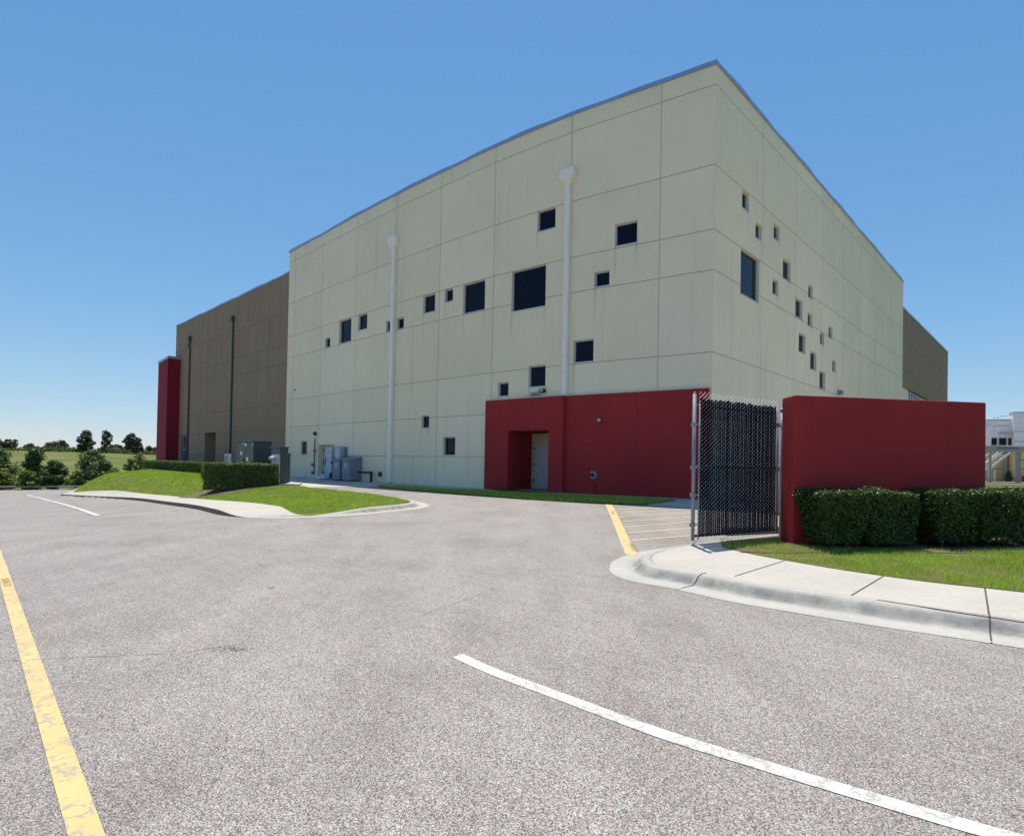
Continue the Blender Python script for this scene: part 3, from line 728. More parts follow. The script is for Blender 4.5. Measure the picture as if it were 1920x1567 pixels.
# red entrance base
def red_base():
    r = .1; mb = MB()
    S = [20.70, 20.74, 20.78]+[20.78+(24.95-20.78)*k/8 for k in range(1, 9)]
    def dfn(off, holes):
        def f(s, z):
            for h in holes:
                if h[0] < s < h[1] and h[2] < z < h[3]: return (off-.34, 0, False)
            return (off, 0, True)
        return f
    a = wall(FL, 20.70, 24.95, .2, 4.44, [22.1, 24.22], [3.04], dfn(.30, [(22.1, 24.22, .2, 3.04)]))
    def top(m_, s0, s1, z, o):
        n = 10
        for k in range(n):
            u, w2 = s0+(s1-s0)*k/n, s0+(s1-s0)*(k+1)/n; m_.quad([FL.at(u, z, o), FL.at(w2, z, o), FL.at(w2, z, -.02), FL.at(u, z, -.02)])
    top(a, 20.70, 24.95, 4.44, .30)
    for s_ in (20.70, 24.95): a.quad([FL.at(s_, .2, .30), FL.at(s_, .2, -.02), FL.at(s_, 4.44, -.02), FL.at(s_, 4.44, .30)])
    b_ = wall(FL, 24.95, 30.80, .2, 4.44, [], [], dfn(.14, []))
    top(b_, 24.95, 30.80, 4.44, .14)
    b_.quad([FL.at(30.80, .2, .14), FL.at(30.80, .2, -.02), FL.at(30.80, 4.44, -.02), FL.at(30.80, 4.44, .14)])
    n0 = len(a.v); a.v += b_.v; a.f += [tuple(i+n0 for i in f) for f in b_.f]; a.m += b_.m
    # recess lining
    z0, z1 = .2, 3.04
    q0, q1 = FL.at(22.1, 0, -.04), FL.at(24.22, 0, -.04)
    inn = Vector((.60, .80, 0)); D = 1.62
    def P(p, k, z): return Vector((p.x, p.y, 0))+inn*k+Vector((0, 0, z))
    a.quad([P(q0, 0, z0), P(q0, D, z0), P(q0, D, z1), P(q0, 0, z1)]); a.quad([P(q1, 0, z0), P(q1, D, z0), P(q1, D, z1), P(q1, 0, z1)])
    a.quad([P(q0, 0, z1), P(q1, 0, z1), P(q1, D, z1), P(q0, D, z1)])
    a.quad([P(q0, D, z0), P(q1, D, z0), P(q1, D, z1), P(q0, D, z1)])
    o = a.build('entrance_base', 'red', BLD)
    # ledge flashing on top of the red base
    lg = MB(); fbox(lg, FL, 20.68, 24.97, 4.44, 4.475, -.01, .325, n=8); fbox(lg, FL, 24.971, 30.82, 4.44, 4.475, -.01, .165, n=8)
    lg.build('ledge_flashing', 'doorframe', o)
    dr = Path([tuple(P(q0, D-.06, 0).xy), tuple(P(q1, D-.06, 0).xy)])
    fr = MB(); W = dr.L
    fbox(fr, dr, .0, .12, .40, 3.0, .0, .05); fbox(fr, dr, W-.12, W, .40, 3.0, .0, .05); fbox(fr, dr, .12, W-.12, 2.55, 3.0, .0, .045)
    d_ = fr.build('door', 'doorframe', BLD)
    for u0, u1 in ((.125, W/2-.004), (W/2+.004, W-.125)):
        lf = MB(); fbox(lf, dr, u0, u1, .41, 2.545, .0, .028); lf.build('door_leaf', 'doorp', d_)
    hg = MB()
    for zz in (.75, 1.5, 2.25): fbox(hg, dr, .10, .15, zz, zz+.12, .028, .062)
    hg.split('hinge', 'black', d_)
    hd = MB(); fbox(hd, dr, W/2-.16, W/2-.05, 1.38, 1.44, .028, .08); hd.build('door_handle', 'alum', d_)
red_base()
# service door left
def service_door():
    q0, q1 = 4.90, 6.95
    mb = MB(); z0, z1 = .2, 2.57; D = .42
    mb.quad([FL.at(q0, z0, -.16), FL.at(q0, z0, -D), FL.at(q0, z1, -D), FL.at(q0, z1, -.16)]); mb.quad([FL.at(q1, z0, -.16), FL.at(q1, z0, -D), FL.at(q1, z1, -D), FL.at(q1, z1, -.16)])
    mb.quad([FL.at(q0, z1, -.16), FL.at(q1, z1, -.16), FL.at(q1, z1, -D), FL.at(q0, z1, -D)]); mb.quad([FL.at(q0, z0, -D), FL.at(q1, z0, -D), FL.at(q1, z1, -D), FL.at(q0, z1, -D)])
    d_ = mb.build('door', 'cream', BLD)
    for a, b_ in ((q0+.05, 5.92), (5.93, q1-.05)):
        lf = MB(); fbox(lf, FL, a, b_, .41, 2.53, -.40, -.365); lf.build('door_leaf', 'doorp', d_)
    hg = MB()
    for zz in (.7, 1.4, 2.15): fbox(hg, FL, q0+.04, q0+.09, zz, zz+.15, -.365, -.33)
    hg.split('hinge', 'black', d_)
    sg = MB(); fbox(sg, FL, 5.42, 5.66, 1.72, 1.88, -.365, -.360); sg.build('door_notice', 'ltgrey', d_)
service_door()
def stain(path, s, ztop, w_, ln):
    v_ = [path.at(s-w_/2, ztop-ln, .003), path.at(s+w_/2, ztop-ln, .003), path.at(s+w_/2, ztop, .003), path.at(s-w_/2, ztop, .003)]
    me = bpy.data.meshes.new('stain'); me.from_pydata([tuple(p) for p in v_], [], [(0, 1, 2, 3)]); ul = me.uv_layers.new(name='UVMap')
    for i, c in enumerate(((0, 0), (1, 0), (1, 1), (0, 1))): ul.data[i].uv = c
    link('stain', me, 'stain', BLD)
for i, (s, w_, z, h) in enumerate(WL):
    r2 = random.Random(i+3)
    stain(FL, s+.03, z-.02, r2.uniform(.10, .2), r2.uniform(.9, 2.2))
    if i % 2: stain(FL, s+w_-.03, z-.02, r2.uniform(.10, .18), r2.uniform(.7, 1.8))
for i, (s, w_, z, h) in enumerate(WR): stain(FR, s+w_-.03, z-.02, .14, 1.0+.3*(i % 4))
for i in range(7): stain(FL, random.uniform(.5, 30.4), TOP-.03, random.uniform(.15, .35), random.uniform(.5, 1.2))
# small fixtures on the facade
def fixture(name, path, s, z, w_, h, o, mat, parent=BLD, lens=None):
    mb = MB(); fbox(mb, path, s, s+w_, z, z+h, .002, o); q = mb.build(name, mat, parent, bevel=.01)
    if lens:
        m2 = MB(); fbox(m2, path, s+w_*.2, s+w_*.75, z+h*.25, z+h*.75, o, o+.012); m2.build('lens', lens, q)
    return q
fixture('wall_light', FL, 23.60, 4.66, .26, .15, .16, 'black', lens='ltgrey')
fixture('wall_light', FL, 4.40, 3.20, .20, .22, .16, 'black')
fixture('wall_light', FR, 15.75, 5.80, .40, .22, .25, 'grey')
fixture('wall_outlet', FL, 12.15, .74, .22, .24, .12, 'black')
fixture('vent_plug', FL, 1.30, 6.40, .14, .08, .05, 'dsb')
# number sign
nb = MB(); fbox(nb, FL, 23.12, 23.56, 4.478, 4.70, .10, .13); numo = nb.build('number_sign', 'numplate', BLD)
t_ = FL.tan(23.34); text_mesh('numerals', '1501', .19, FL.at(23.34, 4.585, .134), (t_.x, t_.y, 0), (0, 0, 1), 'ink', numo, .002)
# dome camera and fire inlet on the red base
def disc(mb, path, s, z, o0, o1, r0, r1, n=20, mi=0):
    A = [path.at(s+r0*cos(2*pi*k/n), z+r0*sin(2*pi*k/n), o0) for k in range(n)]; B = [path.at(s+r1*cos(2*pi*k/n), z+r1*sin(2*pi*k/n), o1) for k in range(n)]
    mb.prism(A, B, mi)
mb = MB(); disc(mb, FL, 26.42, 3.38, .14, .22, .12, .10); dc = mb.build('dome_camera', 'red', BLD); m2 = MB(); disc(m2, FL, 26.42, 3.38, .22, .29, .075, .03); m2.build('lens', 'ltgrey', dc)
mb = MB(); disc(mb, FL, 26.20, 1.18, .142, .17, .16, .15); fd = mb.build('fire_inlet', 'galv', BLD); m2 = MB(); disc(m2, FL, 26.17, 1.18, .17, .30, .075, .07); m2.build('inlet_cap', 'black', fd)
mb = MB(); fbox(mb, FL, 26.12, 26.26, .40, .82, .142, .20); mb.build('drain_cover', 'red', BLD)
# conduit run
mb = MB(); mb.tube([FL.at(4.45, 2.98, .05), FL.at(4.45, .70, .05)], .03, 8); cn = mb.build('conduit', 'dsb', BLD)
mb = MB(); fbox(mb, FL, 4.38, 4.60, 2.08, 2.26, .02, .14); fbox(mb, FL, 4.1, 4.34, 1.16, 1.36, .01, .12); fbox(mb, FL, 4.1, 4.38, .66, .86, .01, .12); mb.split('junction_box', 'grey', cn)
# pipe from the cabinets
mb = MB(); mb.tube([FL.at(10.5, .93, .35), FL.at(11.70, .93, .30)], .055, 10); mb.tube([FL.at(11.75, 1.0, .30), FL.at(11.75, .40, .30)], .075, 10); mb.build('service_pipe', 'black', BLD, smooth=False)

# ---- tan wing left
tj = [TLn-a for a in (1.05, 4.48, 8.52, 13.0, 17.82, 22.97)]+[TLn-a for a in (2.65, 6.60, 10.65, 15.63, 19.53)]
tholes = [(TLn-18.0, TLn-15.25, .3, 3.93), (TLn-25.0, TLn-22.9, .3, 3.84)]
ZT = [12.49, 10.10, 8.69, 5.73, 3.84, 1.87]
add_wall(FT, 0, FT.L, .2, 15.3, tj, ZT, tholes, ['tan', 'tanjoint'], ds=3)
coping(FT, 15.28, .14, -.05, FT.L)
mb = MB(); a = Vector((TL0.x, TL0.y, .2)); c = a+Vector((10, 10.5, 0)); mb.quad([a, c, (c.x, c.y, 15.3), (a.x, a.y, 15.3)])
e_ = FT.at(FT.L, 15.0, 0); mb.quad([(a.x, a.y, 15.0), (c.x, c.y, 15.0), (e_.x+10, e_.y+10.5, 15.0), (e_.x, e_.y, 15.0)])
mb.split('side_wall', 'tan', BLD)
def tan_door():
    q0, q1 = TLn-18.0, TLn-15.25; D = 1.5; z0, z1 = .2, 3.93; mb = MB()
    mb.quad([FT.at(q0, z0, -.15), FT.at(q0, z0, -D), FT.at(q0, z1, -D), FT.at(q0, z1, -.15)]); mb.quad([FT.at(q1, z0, -.15), FT.at(q1, z0, -D), FT.at(q1, z1, -D), FT.at(q1, z1, -.15)])
    mb.quad([FT.at(q0, z1, -.15), FT.at(q1, z1, -.15), FT.at(q1, z1, -D), FT.at(q0, z1, -D)]); mb.quad([FT.at(q0, z0, -D), FT.at(q1, z0, -D), FT.at(q1, z1, -D), FT.at(q0, z1, -D)])
    d_ = mb.build('door', 'tan', BLD)
    lf = MB(); fbox(lf, FT, q0+.1, q1-.1, .41, 3.8, -D+.02, -D+.07); lf.build('door_leaf', 'doorframe', d_)
    lf = MB(); fbox(lf, FT, q1-.34, q1-.002, .41, 3.88, -.62, -.50); fbox(lf, FT, q0+1.2, q1-.34, 3.72, 3.88, -.62, -.50); lf.build('door_frame', 'doorframe', d_)
tan_door()
window(FT, TLn-25.0, 2.1, .42, 3.42, fw=.06, mull=3)
mb = MB(); fbox(mb, FT, TLn-24.94, TLn-22.96, 2.35, 2.43, -.15, -.10); mb.build('window_transom', 'alum', BLD)
def tan_ds(u, ztop, bend):
    mb = MB(); w_ = .065
    fbox(mb, FT, u-w_, u+w_, .40, ztop-1.1, .02, .14)
    if bend: fbox(mb, FT, u-w_+.0, u+w_, ztop-1.12, ztop-.75, .10, .26); fbox(mb, FT, u-w_, u+w_, ztop-.76, ztop-.35, .05, .20)
    else: fbox(mb, FT, u-w_, u+w_, ztop-1.12, ztop-.35, .021, .141)
    o = mb.build('downspout', 'dsb', BLD)
    h_ = MB(); fbox(h_, FT, u-.15, u+.15, ztop-.36, ztop+.05, .01, .26); h_.build('rain_head', 'dsb', o)
tan_ds(TLn-11.65, 13.75, False); tan_ds(TLn-22.6, 13.55, True)
# red corner tower
A = Vector((-35.0, 58.4)); B = Vector((-33.85, 59.55)); Cc = Vector((-38.1, 61.9)); Dd = B+(Cc-A)
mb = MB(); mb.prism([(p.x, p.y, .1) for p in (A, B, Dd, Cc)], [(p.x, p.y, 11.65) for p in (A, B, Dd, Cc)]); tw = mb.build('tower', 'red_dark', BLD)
cen = (A+B+Cc+Dd)/4; mb = MB(); ring = [p+(p-cen).normalized()*.12 for p in (A, B, Dd, Cc)]
mb.prism([(p.x, p.y, 11.62) for p in ring], [(p.x, p.y, 11.87) for p in ring]); mb.build('coping', 'coping', tw)
# ---- tan wing right with a recessed window band under it
wall(FTR, -1.5, FTR.L, 8.63, 15.1, brk([4, 8, 12, 16, 20]), brk([12.5, 10.1]), mkdepth([4, 8, 12, 16, 20], [12.5, 10.1], []), 3).build('wall', ['tan', 'tanjoint'], BLD)
mb = MB(); mb.quad([FTR.at(-1.5, 8.63), FTR.at(FTR.L, 8.63), FTR.at(FTR.L, 8.63, -1.2), FTR.at(-1.5, 8.63, -1.2)]); mb.quad([FTR.at(FTR.L, 8.63), FTR.at(FTR.L, 8.63, -9), FTR.at(FTR.L, 15.1, -9), FTR.at(FTR.L, 15.1)])
mb.quad([FTR.at(-1.5, .2, -.12), FTR.at(3.4, .2, -.12), FTR.at(3.4, 8.63, -.12), FTR.at(-1.5, 8.63, -.12)], 1)
mb.quad([FTR.at(3.4, .2, -.3), FTR.at(FTR.L, .2, -.3), FTR.at(FTR.L, 4.0, -.3), FTR.at(3.4, 4.0, -.3)], 0)
mb.quad([FTR.at(FTR.L, .2, -.9), FTR.at(FTR.L, .2, -9), FTR.at(FTR.L, 8.63, -9), FTR.at(FTR.L, 8.63, -.9)], 0)
mb.split('side_wall', ['tan', 'cream'], BLD)
coping(FTR, 15.08, .15, -1.5, FTR.L+.05, wav=.006)
window(FTR, 3.4, 12.0, 4.0, 4.60, d=-.30, fw=.12, mull=12)
mb = MB(); mb.quad([FTR.at(15.4, .2, -.3), FTR.at(FTR.L, .2, -.3), FTR.at(FTR.L, 8.63, -.3), FTR.at(15.4, 8.63, -.3)]); mb.build('side_wall', 'tan', BLD)

# ------------------------------------------------------------------ red freestanding wall
RW = [(4.65, 9.98), (4.63, 9.50), (8.24, 10.05), (8.20, 10.56)]
mb = MB(); mb.prism([(x, y, T(x, y)-.1) for x, y in RW], [(x, y, 2.775) for x, y in RW])
rw = mb.build('freestanding_wall', 'red', org=(6.4, 10, .3), bevel=.02)
tag(rw, 'solid dark red stucco wall standing alone beside the open gate', 'wall')

# ------------------------------------------------------------------ gate
G0 = Vector((2.955, 9.40)); G1 = Vector((4.84, 10.55)); gd = (G1-G0); GL = gd.length; gd.normalize(); gn = Vector((gd.y, -gd.x))
def gp(u, z, o=0): return Vector((G0.x+gd.x*u+gn.x*o, G0.y+gd.y*u+gn.y*o, z))
gate = thing('chain_link_gate', (G0.x, G0.y, .3), 'open chain link gate filled with black privacy slats next to the red wall', 'gate')
ZB, ZTp = .375, 2.72
mb = MB(); mb.tube([gp(0, ZB-.01), gp(0, ZTp+.03)], .030, 12); mb.tube([gp(0, ZTp+.03), gp(0, ZTp+.06)], [.032, .01], 12); mb.build('gate_post', 'galv', gate, smooth=True)
mb = MB(); mb.tube([gp(.13, ZB), gp(.13, ZTp-.12)], .012, 8); mb.tube([gp(GL, ZB+.02), gp(GL, ZTp-.05)], .024, 12); mb.split('gate_stile', 'galv', gate, smooth=True)
mb = MB(); mb.tube([gp(.02, ZTp-.16, -.03), gp(GL, ZTp-.16, -.03)], .022, 8); mb.tube([gp(.02, 1.56, -.03), gp(GL, 1.56, -.03)], .022, 8); mb.tube([gp(.02, ZB+.06, -.03), gp(GL, ZB+.06, -.03)], .024, 8)
mb.split('rail', 'black', gate, smooth=True)
mb = MB(); fb0 = .15; pitch = .048; ncol = int((GL-fb0-.03)/pitch)
for i in range(ncol):
    u = fb0+(i+.5)*pitch; j = random.uniform(-.002, .002); zt = ZTp-.035+random.uniform(-.015, .015)
    a, b_ = u-.019+j, u+.019+j
    mb.prism([gp(a, ZB+.05, -.004), gp(b_, ZB+.05, -.004), gp(b_, ZB+.05, .002), gp(a, ZB+.05, .002)], [gp(a, zt, -.004), gp(b_, zt, -.004), gp(b_, zt, .002), gp(a, zt, .002)])
mb.build('privacy_slats', 'slat', gate)
mb = MB(); wr = .0019; hz = .034
for i in range(-1, ncol+1):
    u0 = fb0+(i+.5)*pitch; z = ZB-.04; k = 0
    while z < ZTp+.03:
        fr = (k+i) % 2 == 0; o_ = .0075 if fr else -.0085; a, b_ = (-.5, .5) if fr else (.5, -.5)
        e_ = Vector((0, 0, 0)) if z+hz < ZTp+.03 else Vector((random.uniform(-.006, .006), random.uniform(-.01, .01), random.uniform(0, .02)))
        mb.tube([gp(u0+a*pitch, z, o_), gp(u0+b_*pitch, z+hz, o_)+e_], wr, 3, cap=False); z += hz; k += 1
mb.build('wire_mesh', 'wire', gate)
mb = MB()
for zz in (.62, 1.10, 1.55, 2.25): mb.tube([gp(-.045, zz, .0), gp(.15, zz, .0)], .010, 6); mb.tube([gp(-.012, zz-.03, 0), gp(-.012, zz+.03, 0)], .046, 10)
for zz in (.75, 1.55, 2.35): mb.tube([gp(GL-.05, zz), gp(GL+.10, zz)], .02, 6); mb.tube([gp(GL, zz-.04), gp(GL, zz+.04)], .042, 10)
mb.split('clamp', 'galv', gate)
mb = MB(); mb.tube([gp(.09, ZB-.02), (2.90, 9.28, .295)], .008, 6); mb.build('drop_rod', 'galv', gate)
hp = MB(); hx, hy = 4.955, 10.62; hp.tube([(hx, hy, .1), (hx, hy, 2.62)], .036, 12); hp.tube([(hx, hy, 2.62), (hx, hy, 2.67)], [.05, .015], 12)
tag(hp.build('gate_hinge_post', 'galv', org=(hx, hy, .2), smooth=True), 'grey steel post carrying the gate, between gate and red wall', 'post')
# low timber edging behind the gate
mb = MB(); mb.prism([(4.3, 11.5, .2), (7.8, 12.6, .2), (7.72, 12.75, .2), (4.25, 11.65, .2)], [(4.3, 11.5, .36), (7.8, 12.6, .36), (7.72, 12.75, .36), (4.25, 11.65, .36)])
tag(mb.build('timber_edging', 'wood', org=(5.5, 12, .2)), 'low brown timber edging on the ground behind the open gate', 'edging')

# ------------------------------------------------------------------ leaves
def leafmesh(name, P, Nn, size, aspect=.5, tip=None):
    n = len(P); size = np.broadcast_to(size, (n,)).reshape(n, 1)
    r = rng.normal(size=(n, 3)); t = np.cross(Nn, r); t /= np.linalg.norm(t, axis=1, keepdims=True)+1e-9
    if tip is not None: t = t*.5+tip; t /= np.linalg.norm(t, axis=1, keepdims=True)+1e-9
    s = np.cross(Nn, t); s /= np.linalg.norm(s, axis=1, keepdims=True)+1e-9
    nn = Nn/(np.linalg.norm(Nn, axis=1, keepdims=True)+1e-9)
    V = np.empty((n, 4, 3)); V[:, 0] = P-t*size*.5; V[:, 1] = P+s*size*aspect*.5+nn*size*.08; V[:, 2] = P+t*size*.5; V[:, 3] = P-s*size*aspect*.5+nn*size*.08
    V = V.reshape(-1, 3); me = bpy.data.meshes.new(name)
    me.vertices.add(4*n); me.vertices.foreach_set('co', V.ravel())
    me.loops.add(4*n); me.loops.foreach_set('vertex_index', np.arange(4*n, dtype=np.int32))
    me.polygons.add(n); me.polygons.foreach_set('loop_start', np.arange(0, 4*n, 4, dtype=np.int32)); me.polygons.foreach_set('loop_total', np.full(n, 4, dtype=np.int32))
    me.update(calc_edges=True); me.validate(); return me
def hedge_points(Lx, Wy, Hz, n, rnd=.12, lump=.04, bottom=.1):
    """points + normals on a clipped box (centre x,y = 0; z from bottom to Hz)"""
    aT, aS, aE = Lx*Wy, Lx*(Hz-bottom), Wy*(Hz-bottom)
    pr = np.array([aT, aS, aS, aE, aE]); pr = pr/pr.sum(); k = rng.choice(5, n, p=pr)
    u = rng.uniform(-.5, .5, n); v_ = rng.uniform(-.5, .5, n); wz = rng.uniform(0, 1, n)
    P = np.zeros((n, 3)); Nn = np.zeros((n, 3))
    z = bottom+wz*(Hz-bottom)
    for f in range(5):
        m_ = k == f
        if f == 0: P[m_] = np.c_[u[m_]*Lx, v_[m_]*Wy, np.full(m_.sum(), Hz)]; Nn[m_] = (0, 0, 1)
        elif f in (1, 2): sg = -1 if f == 1 else 1; P[m_] = np.c_[u[m_]*Lx, np.full(m_.sum(), sg*Wy/2), z[m_]]; Nn[m_] = (0, sg, 0)
        else: sg = -1 if f == 3 else 1; P[m_] = np.c_[np.full(m_.sum(), sg*Lx/2), v_[m_]*Wy, z[m_]]; Nn[m_] = (sg, 0, 0)
    # round edges
    q = P.copy(); hx_, hy_ = Lx/2-rnd, Wy/2-rnd
    c = np.c_[np.clip(q[:, 0], -hx_, hx_), np.clip(q[:, 1], -hy_, hy_), np.minimum(q[:, 2], Hz-rnd)]
    d = q-c; ln = np.linalg.norm(d, axis=1, keepdims=True)+1e-9; P = c+d/ln*rnd; Nn = d/ln
    ph = rng.uniform(0, 6, 6)
    lm = np.sin(P[:, 0]*7+ph[0])+np.sin(P[:, 1]*8+ph[1]+P[:, 2]*3)+np.sin(P[:, 2]*9+ph[2]+P[:, 0]*4)
    P += Nn*(lm[:, None]*lump*.4)+Nn*rng.normal(0, .35, (n, 1))*lump-Nn*np.abs(rng.normal(0, 1, (n, 1)))*.035
    return P, Nn
def shrub_hedge(name, loc, ang, Lx, Wy, Hz, n, size, label, group=None, mat='leaf', taper=0, lump=.05, bottom=.1, cat='hedge', zfn=None):
    root = thing(name, loc, label, cat, group)
    P, Nn = hedge_points(Lx, Wy, Hz, n, min(.09, Wy*.3), lump, bottom)
    if taper:
        k = 1-taper*(1-np.clip(P[:, 2]/Hz, 0, 1))**1.6; P[:, 0] *= k; P[:, 1] *= k
    c, s = cos(ang), sin(ang); Rz = np.array([[c, -s, 0], [s, c, 0], [0, 0, 1]])
    P = P@Rz.T; Nn = Nn@Rz.T
    if zfn: P[:, 2] += np.array([zfn(x+loc[0], y+loc[1])-loc[2] for x, y in P[:, :2]])*(P[:, 2] < Hz*.6)
    Nn = Nn+rng.normal(0, .75, Nn.shape)+np.array([0, 0, .25])
    me = leafmesh('foliage', P+np.array(loc), Nn, rng.uniform(.7, 1.25, n)*size, .5)
    link('foliage', me, mat, root)
    # woody stems
    mb = MB(); r = random.Random(n)
    kx = max(2, int(Lx/.35))
    for i in range(kx):
        for j in range(2):
            x = (-.5+(i+.5)/kx)*Lx*.8*(1-taper*.8); y = (-.2+.4*j)*Wy*(1-taper*.6)
            for q in range(3):
                tx = x*(1/(1-taper*.8))+r.uniform(-.15, .15); ty = y*1.4+r.uniform(-.08, .08)
                def W(px, py, pz): return (loc[0]+c*px-s*py, loc[1]+s*px+c*py, loc[2]+pz)
                mb.tube([W(x, y, -.12), W((x+tx)/2+r.uniform(-.04, .04), (y+ty)/2, Hz*.4), W(tx, ty, Hz*.88)], [.016, .011, .005], 5)
    # irregular rounded filler body added inside the leaves, dark to stop see-through
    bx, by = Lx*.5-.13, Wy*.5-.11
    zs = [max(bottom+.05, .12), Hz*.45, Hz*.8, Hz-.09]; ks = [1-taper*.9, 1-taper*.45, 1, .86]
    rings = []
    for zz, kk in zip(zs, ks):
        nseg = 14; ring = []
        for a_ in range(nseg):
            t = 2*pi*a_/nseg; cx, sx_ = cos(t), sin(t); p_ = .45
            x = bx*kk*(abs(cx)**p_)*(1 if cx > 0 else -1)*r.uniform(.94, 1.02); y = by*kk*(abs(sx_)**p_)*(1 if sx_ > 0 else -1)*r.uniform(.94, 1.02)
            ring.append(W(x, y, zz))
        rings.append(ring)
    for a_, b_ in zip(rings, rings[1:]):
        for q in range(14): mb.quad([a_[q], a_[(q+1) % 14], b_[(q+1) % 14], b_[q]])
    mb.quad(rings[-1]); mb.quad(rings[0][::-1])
    mb.build('stems_and_filler', 'stem', root); return root
ang = math.atan2(.55, 3.61)
hd_ = Vector((cos(ang), sin(ang)))
hb0 = Vector((4.72, 9.11))
labs = ['leafy clipped shrub at the left end of the row before the red wall', 'wide leafy shrub second from the left, left of the gap in the row', 'leafy shrub just right of the gap showing red wall', 'leafy shrub fourth in the row, below the far end of the red wall', 'leafy shrub at the right edge of the picture, past the red wall']
spec = [(.39, .86), (1.18, .90), (2.34, .84), (3.2, .95), (4.1, 1.0), (5.05, 1.0)]
for i, (u, ln) in enumerate(spec):
    p = hb0+hd_*u
    if i == 5: labs.append('leafy shrub of the row wholly beyond the right edge of the picture')
    sh = [.91, .90, .90, .89, .89, .89][i]
    shrub_hedge('clipped_shrub', (p.x, p.y, T(p.x, p.y)+.13), ang, ln, .78, sh, [13000, 14500, 12500, 12500, 12500, 4000][i], .047, labs[i], 'clipped shrubs in a row before the red wall', taper=[.40, .12, .22, .06, .06, .06][i], lump=.045, cat='shrub')
# left hedges
hf0, hf1 = Vector((-14.3, 27.35)), Vector((-11.12, 27.22))
mid = (hf0+hf1)/2; an = math.atan2(hf1.y-hf0.y, hf1.x-hf0.x)
shrub_hedge('clipped_hedge', (mid.x, mid.y, .22), an, 3.22, .95, 1.13, 26000, .065, 'short thick clipped hedge in front of the green utility boxes', mat='leaf2', lump=.05, bottom=-.12)
h0, h1 = Vector((-34.9, 55.3)), Vector((-23.3, 44.0)); mid = (h0+h1)/2; an = math.atan2(h1.y-h0.y, h1.x-h0.x)
shrub_hedge('clipped_hedge', (mid.x, mid.y, .42), an, (h1-h0).length, 1.1, .84, 26000, .085, 'long low clipped hedge along the tan wall and red tower', mat='leaf2', lump=.05, bottom=0)
h0, h1 = Vector((-22.8, 43.6)), Vector((-16.5, 32.2)); mid = (h0+h1)/2; an = math.atan2(h1.y-h0.y, h1.x-h0.x)
shrub_hedge('clipped_hedge', (mid.x, mid.y, .40), an, (h1-h0).length, 1.0, 0.80, 20000, .08, 'receding clipped hedge joining the long low hedge to the short thick one', mat='leaf2', lump=.05, bottom=0)
# mulch patches
def patch(name, cx, cy, rx, ry, an, hfn, mat='mulch', n=26, seed=1):
    r = random.Random(seed); poly = []
    for k in range(n):
        t = 2*pi*k/n; q = 1+r.uniform(-.1, .1); x = rx*q*cos(t); y = ry*q*sin(t); poly.append((cx+x*cos(an)-y*sin(an), cy+x*sin(an)+y*cos(an)))
    return struct(sheet(name, poly, hfn, mat, .75))
patch('mulch_bed', -12.8, 27.15, 2.7, 1.0, .04, lambda x, y: hisl(x, y)+.02, seed=3)
patch('mulch_bed', 7.2, 9.42, 3.9, .62, ang, lambda x, y: T(x, y)+.145, seed=5)

# ------------------------------------------------------------------ grass blades
def blades(name, poly, n, hfn, hgt, wid, label, avoid=None, dens=None):
    xs = [p[0] for p in poly]; ys = [p[1] for p in poly]; pts = []
    while len(pts) < n:
        x = random.uniform(min(xs), max(xs)); y = random.uniform(min(ys), max(ys))
        if dens and random.random() > dens(x, y): continue
        if inpoly(x, y, poly) and not (avoid and avoid(x, y)): pts.append((x, y, hfn(x, y)))
    P = np.array(pts); n = len(P); t = rng.uniform(0, 2*pi, n); h = rng.uniform(.55, 1.3, n)*hgt
    dist = np.hypot(P[:, 0], P[:, 1]); wv = wid*np.maximum(1, dist/9.)
    lean = rng.normal(0, .45, (n, 2))*h[:, None]
    V = np.zeros((n, 3, 3)); V[:, 0] = P; V[:, 1] = P; V[:, 2] = P
    V[:, 0, 0] -= np.cos(t)*wv/2; V[:, 0, 1] -= np.sin(t)*wv/2; V[:, 1, 0] += np.cos(t)*wv/2; V[:, 1, 1] += np.sin(t)*wv/2
    V[:, 2, :2] += lean; V[:, 2, 2] += h; V[:, :2, 2] -= .01
    me = bpy.data.meshes.new(name); me.vertices.add(3*n); me.vertices.foreach_set('co', V.reshape(-1, 3).ravel())
    me.loops.add(3*n); me.loops.foreach_set('vertex_index', np.arange(3*n, dtype=np.int32))
    me.polygons.add(n); me.polygons.foreach_set('loop_start', np.arange(0, 3*n, 3, dtype=np.int32)); me.polygons.foreach_set('loop_total', np.full(n, 3, dtype=np.int32))
    me.update(calc_edges=True)
    return tag(link(name, me, 'blade'), label, 'grass', kind='stuff')
def fr_noise(x, y, s): return .5+.25*(sin(x*s+1.3*sin(y*s*.7))+sin(y*s*1.3+1.7*sin(x*s*.6+2)))
near = [p for p in grassC if p[0] < 10]+[(10, 1.5), (13, 8), (12, 10), (8.4, 9.2), (6.9, 8.85), (4.55, 9.25), (4.2, 9.9), (3.62, 9.95)]
blades('lawn_grass', near, 85000, lambda x, y: T(x, y)+.135, .055, .0065, 'bright green lawn grass between the right sidewalk and the shrubs', dens=lambda x, y: min(1, .30+1.2*fr_noise(x, y, 2.7))*(.22 if fr_noise(x+3, y*1.4, 4.1)+.35*max(0, 1-min(hypot(x-p[0], y-p[1]) for p in grassC)/.45) > .86 else 1))
def avoidL(x, y):
    if ((x+12.8)/2.75)**2+((y-27.15)/1.0)**2 < random.uniform(.8, 1.1): return True
    return inpoly(x, y, swl)
islg = isl
def densL(x, y):
    d = hypot(x, y); return max(.12, min(1, 18/d))*(.45 if fr_noise(x, y, .9) > .88 else 1)*(.6+.4*fr_noise(x+5, y, 2.1))
